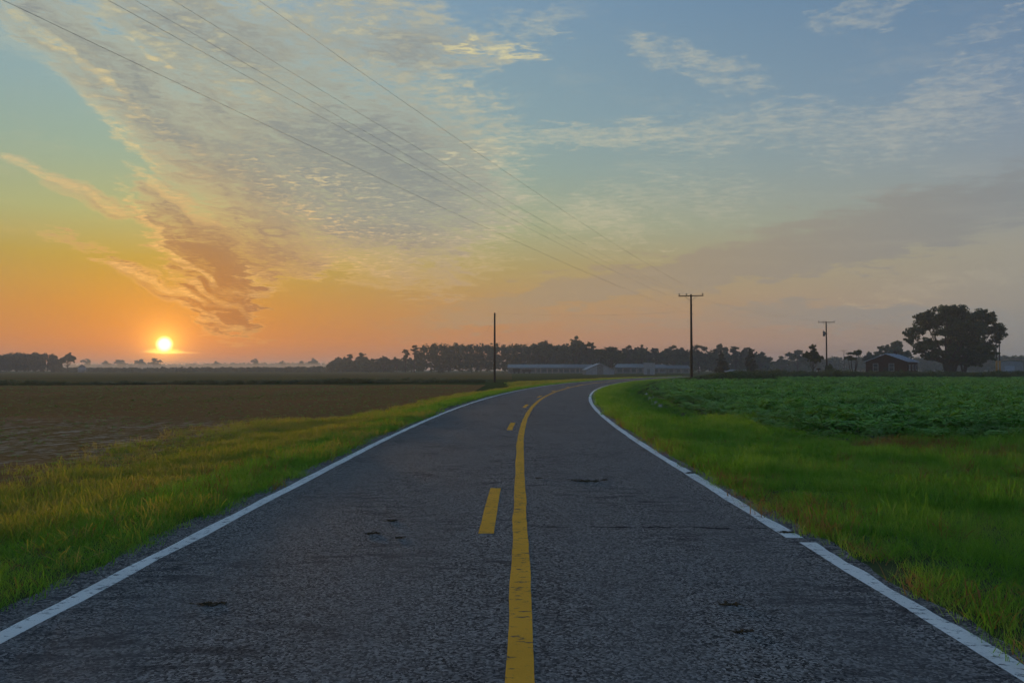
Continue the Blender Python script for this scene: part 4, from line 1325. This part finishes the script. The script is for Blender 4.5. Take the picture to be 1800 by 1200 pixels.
def clod(name, X, Y, w_, d_, h_, seed, label, mat, cat, group, z=None):
    """ragged crust of dried mud and straw"""
    r = np.random.default_rng(seed)
    mb = MB()
    zz = float(crown(lateral(X, Y))) + .003 if z is None else z
    for i in range(34):
        a = r.uniform(0, 6.283); q = abs(r.normal(0, .5))
        cx = math.cos(a) * q * w_ * .5; cy = math.sin(a) * q * d_ * .5
        s = r.uniform(.25, 1) * min(w_, d_) * .20
        hh = .28 * h_ * r.uniform(.3, 1) * (1 - .5 * q)
        n = 7
        ring = [(cx + math.cos(k * 6.283 / n) * s * r.uniform(.6, 1.3), cy + math.sin(k * 6.283 / n) * s * r.uniform(.6, 1.3), 0) for k in range(n)]
        ring2 = [(cx + (p[0] - cx) * .6, cy + (p[1] - cy) * .6, hh * r.uniform(.7, 1)) for p in ring]
        mb.add(ring + ring2 + [(cx, cy, hh)], [(k, (k + 1) % n, n + (k + 1) % n, n + k) for k in range(n)] + [(n + k, n + (k + 1) % n, 2 * n) for k in range(n)])
    for i in range(14):
        a = r.uniform(0, 6.283); L_ = r.uniform(.4, 1) * w_ * .35
        cx, cy = r.uniform(-.5, .5) * w_, r.uniform(-.5, .5) * d_
        mb.tube([(cx, cy, .004), (cx + math.cos(a) * L_ * .5, cy + math.sin(a) * L_ * .5, h_ * r.uniform(.1, .35)), (cx + math.cos(a) * L_, cy + math.sin(a) * L_, .005)], [.004, .004, .002], 4)
    o_ = mb.build(name, mat); o_.location = (X, Y, zz)
    return tag(o_, label, cat, group)
def road_spot(px, py):
    d = CAM_H * FPX / (py - 649.0)
    return spot(px, d), d
for i, (px, py, w_, d_, h_, lb) in enumerate([
    (1027, 848, .40, .22, .05, 'largest clod of mud and straw on the right lane'),
    (1062, 846, .10, .08, .025, 'crumb of mud right of the largest clod'),
    (655, 940, .17, .12, .03, 'reddish clod of mud on the left lane'),
    (690, 918, .12, .09, .03, 'small clod of mud behind the reddish one on the left lane'),
    (705, 948, .08, .07, .02, 'crumb of mud right of the reddish clod'),
    (1212, 832, .24, .16, .04, 'dark clod of turf on the right white line'),
    (1378, 936, .15, .10, .04, 'brown clod lying in the break of the right white line'),
    (375, 1062, .22, .10, .003, 'flat dark scab of mud on the left lane'),
    (1270, 1064, .20, .08, .004, 'flat brown scab of mud on the right lane'),
    (1300, 1112, .12, .06, .004, 'thin brown scrap near the bottom of the right lane'),
    (948, 843, .12, .05, .02, 'thin streak of mud beside the yellow line')]):
    X, Y = road_spot(px, py)
    clod('mud_clod', X, Y, w_, d_, h_, 200 + i, lb, M['clod'], 'debris', 'mud scraps on the road')
for i, (px, py, w_) in enumerate([(1136, 698, .3), (1146, 704, .42), (1152, 711, .28), (1160, 716, .22)]):
    d = (CAM_H + .4) * FPX / (py - 649.0); X = spot(px, d)
    clod('ditch_litter', X, d, w_ * 1.4, w_, .9, 300 + i, ['pale litter farthest along the ditch', 'largest pale litter scrap in the ditch', 'pale litter scrap third along the ditch', 'pale litter scrap nearest in the ditch'][i], M['litter'], 'litter', 'pale litter in the ditch', float(ground_z(X, d)))

# ------------------------------------------------------------------ haze
def volume_box(name, x0, x1, y0, y1, z0, z1, dens, color, g):
    m = bpy.data.materials.new(name + '_air'); m.use_nodes = True
    t = NT(m.node_tree); t.n.clear()
    o_ = t.node('ShaderNodeOutputMaterial')
    v = t.node('ShaderNodeVolumePrincipled')
    v.inputs['Color'].default_value = color
    v.inputs['Density'].default_value = dens
    v.inputs['Anisotropy'].default_value = g
    t.l.new(v.outputs[0], o_.inputs['Volume'])
    mb = MB(); mb.box(x0, x1, y0, y1, z0, z1)
    h = mb.build(name, m)
    h['kind'] = 'stuff'
    return h
volume_box('haze', -3100, 3100, -120, 3100, -2.6, 21.5, .00046, (.80, .88, 1.0, 1), .25)
# bank of ground mist lying between the far hedge and the misty trees
volume_box('mist_bank', -620, -140, 640, 1090, .3, 7.5, .0014, (1.0, .82, .66, 1), .3)
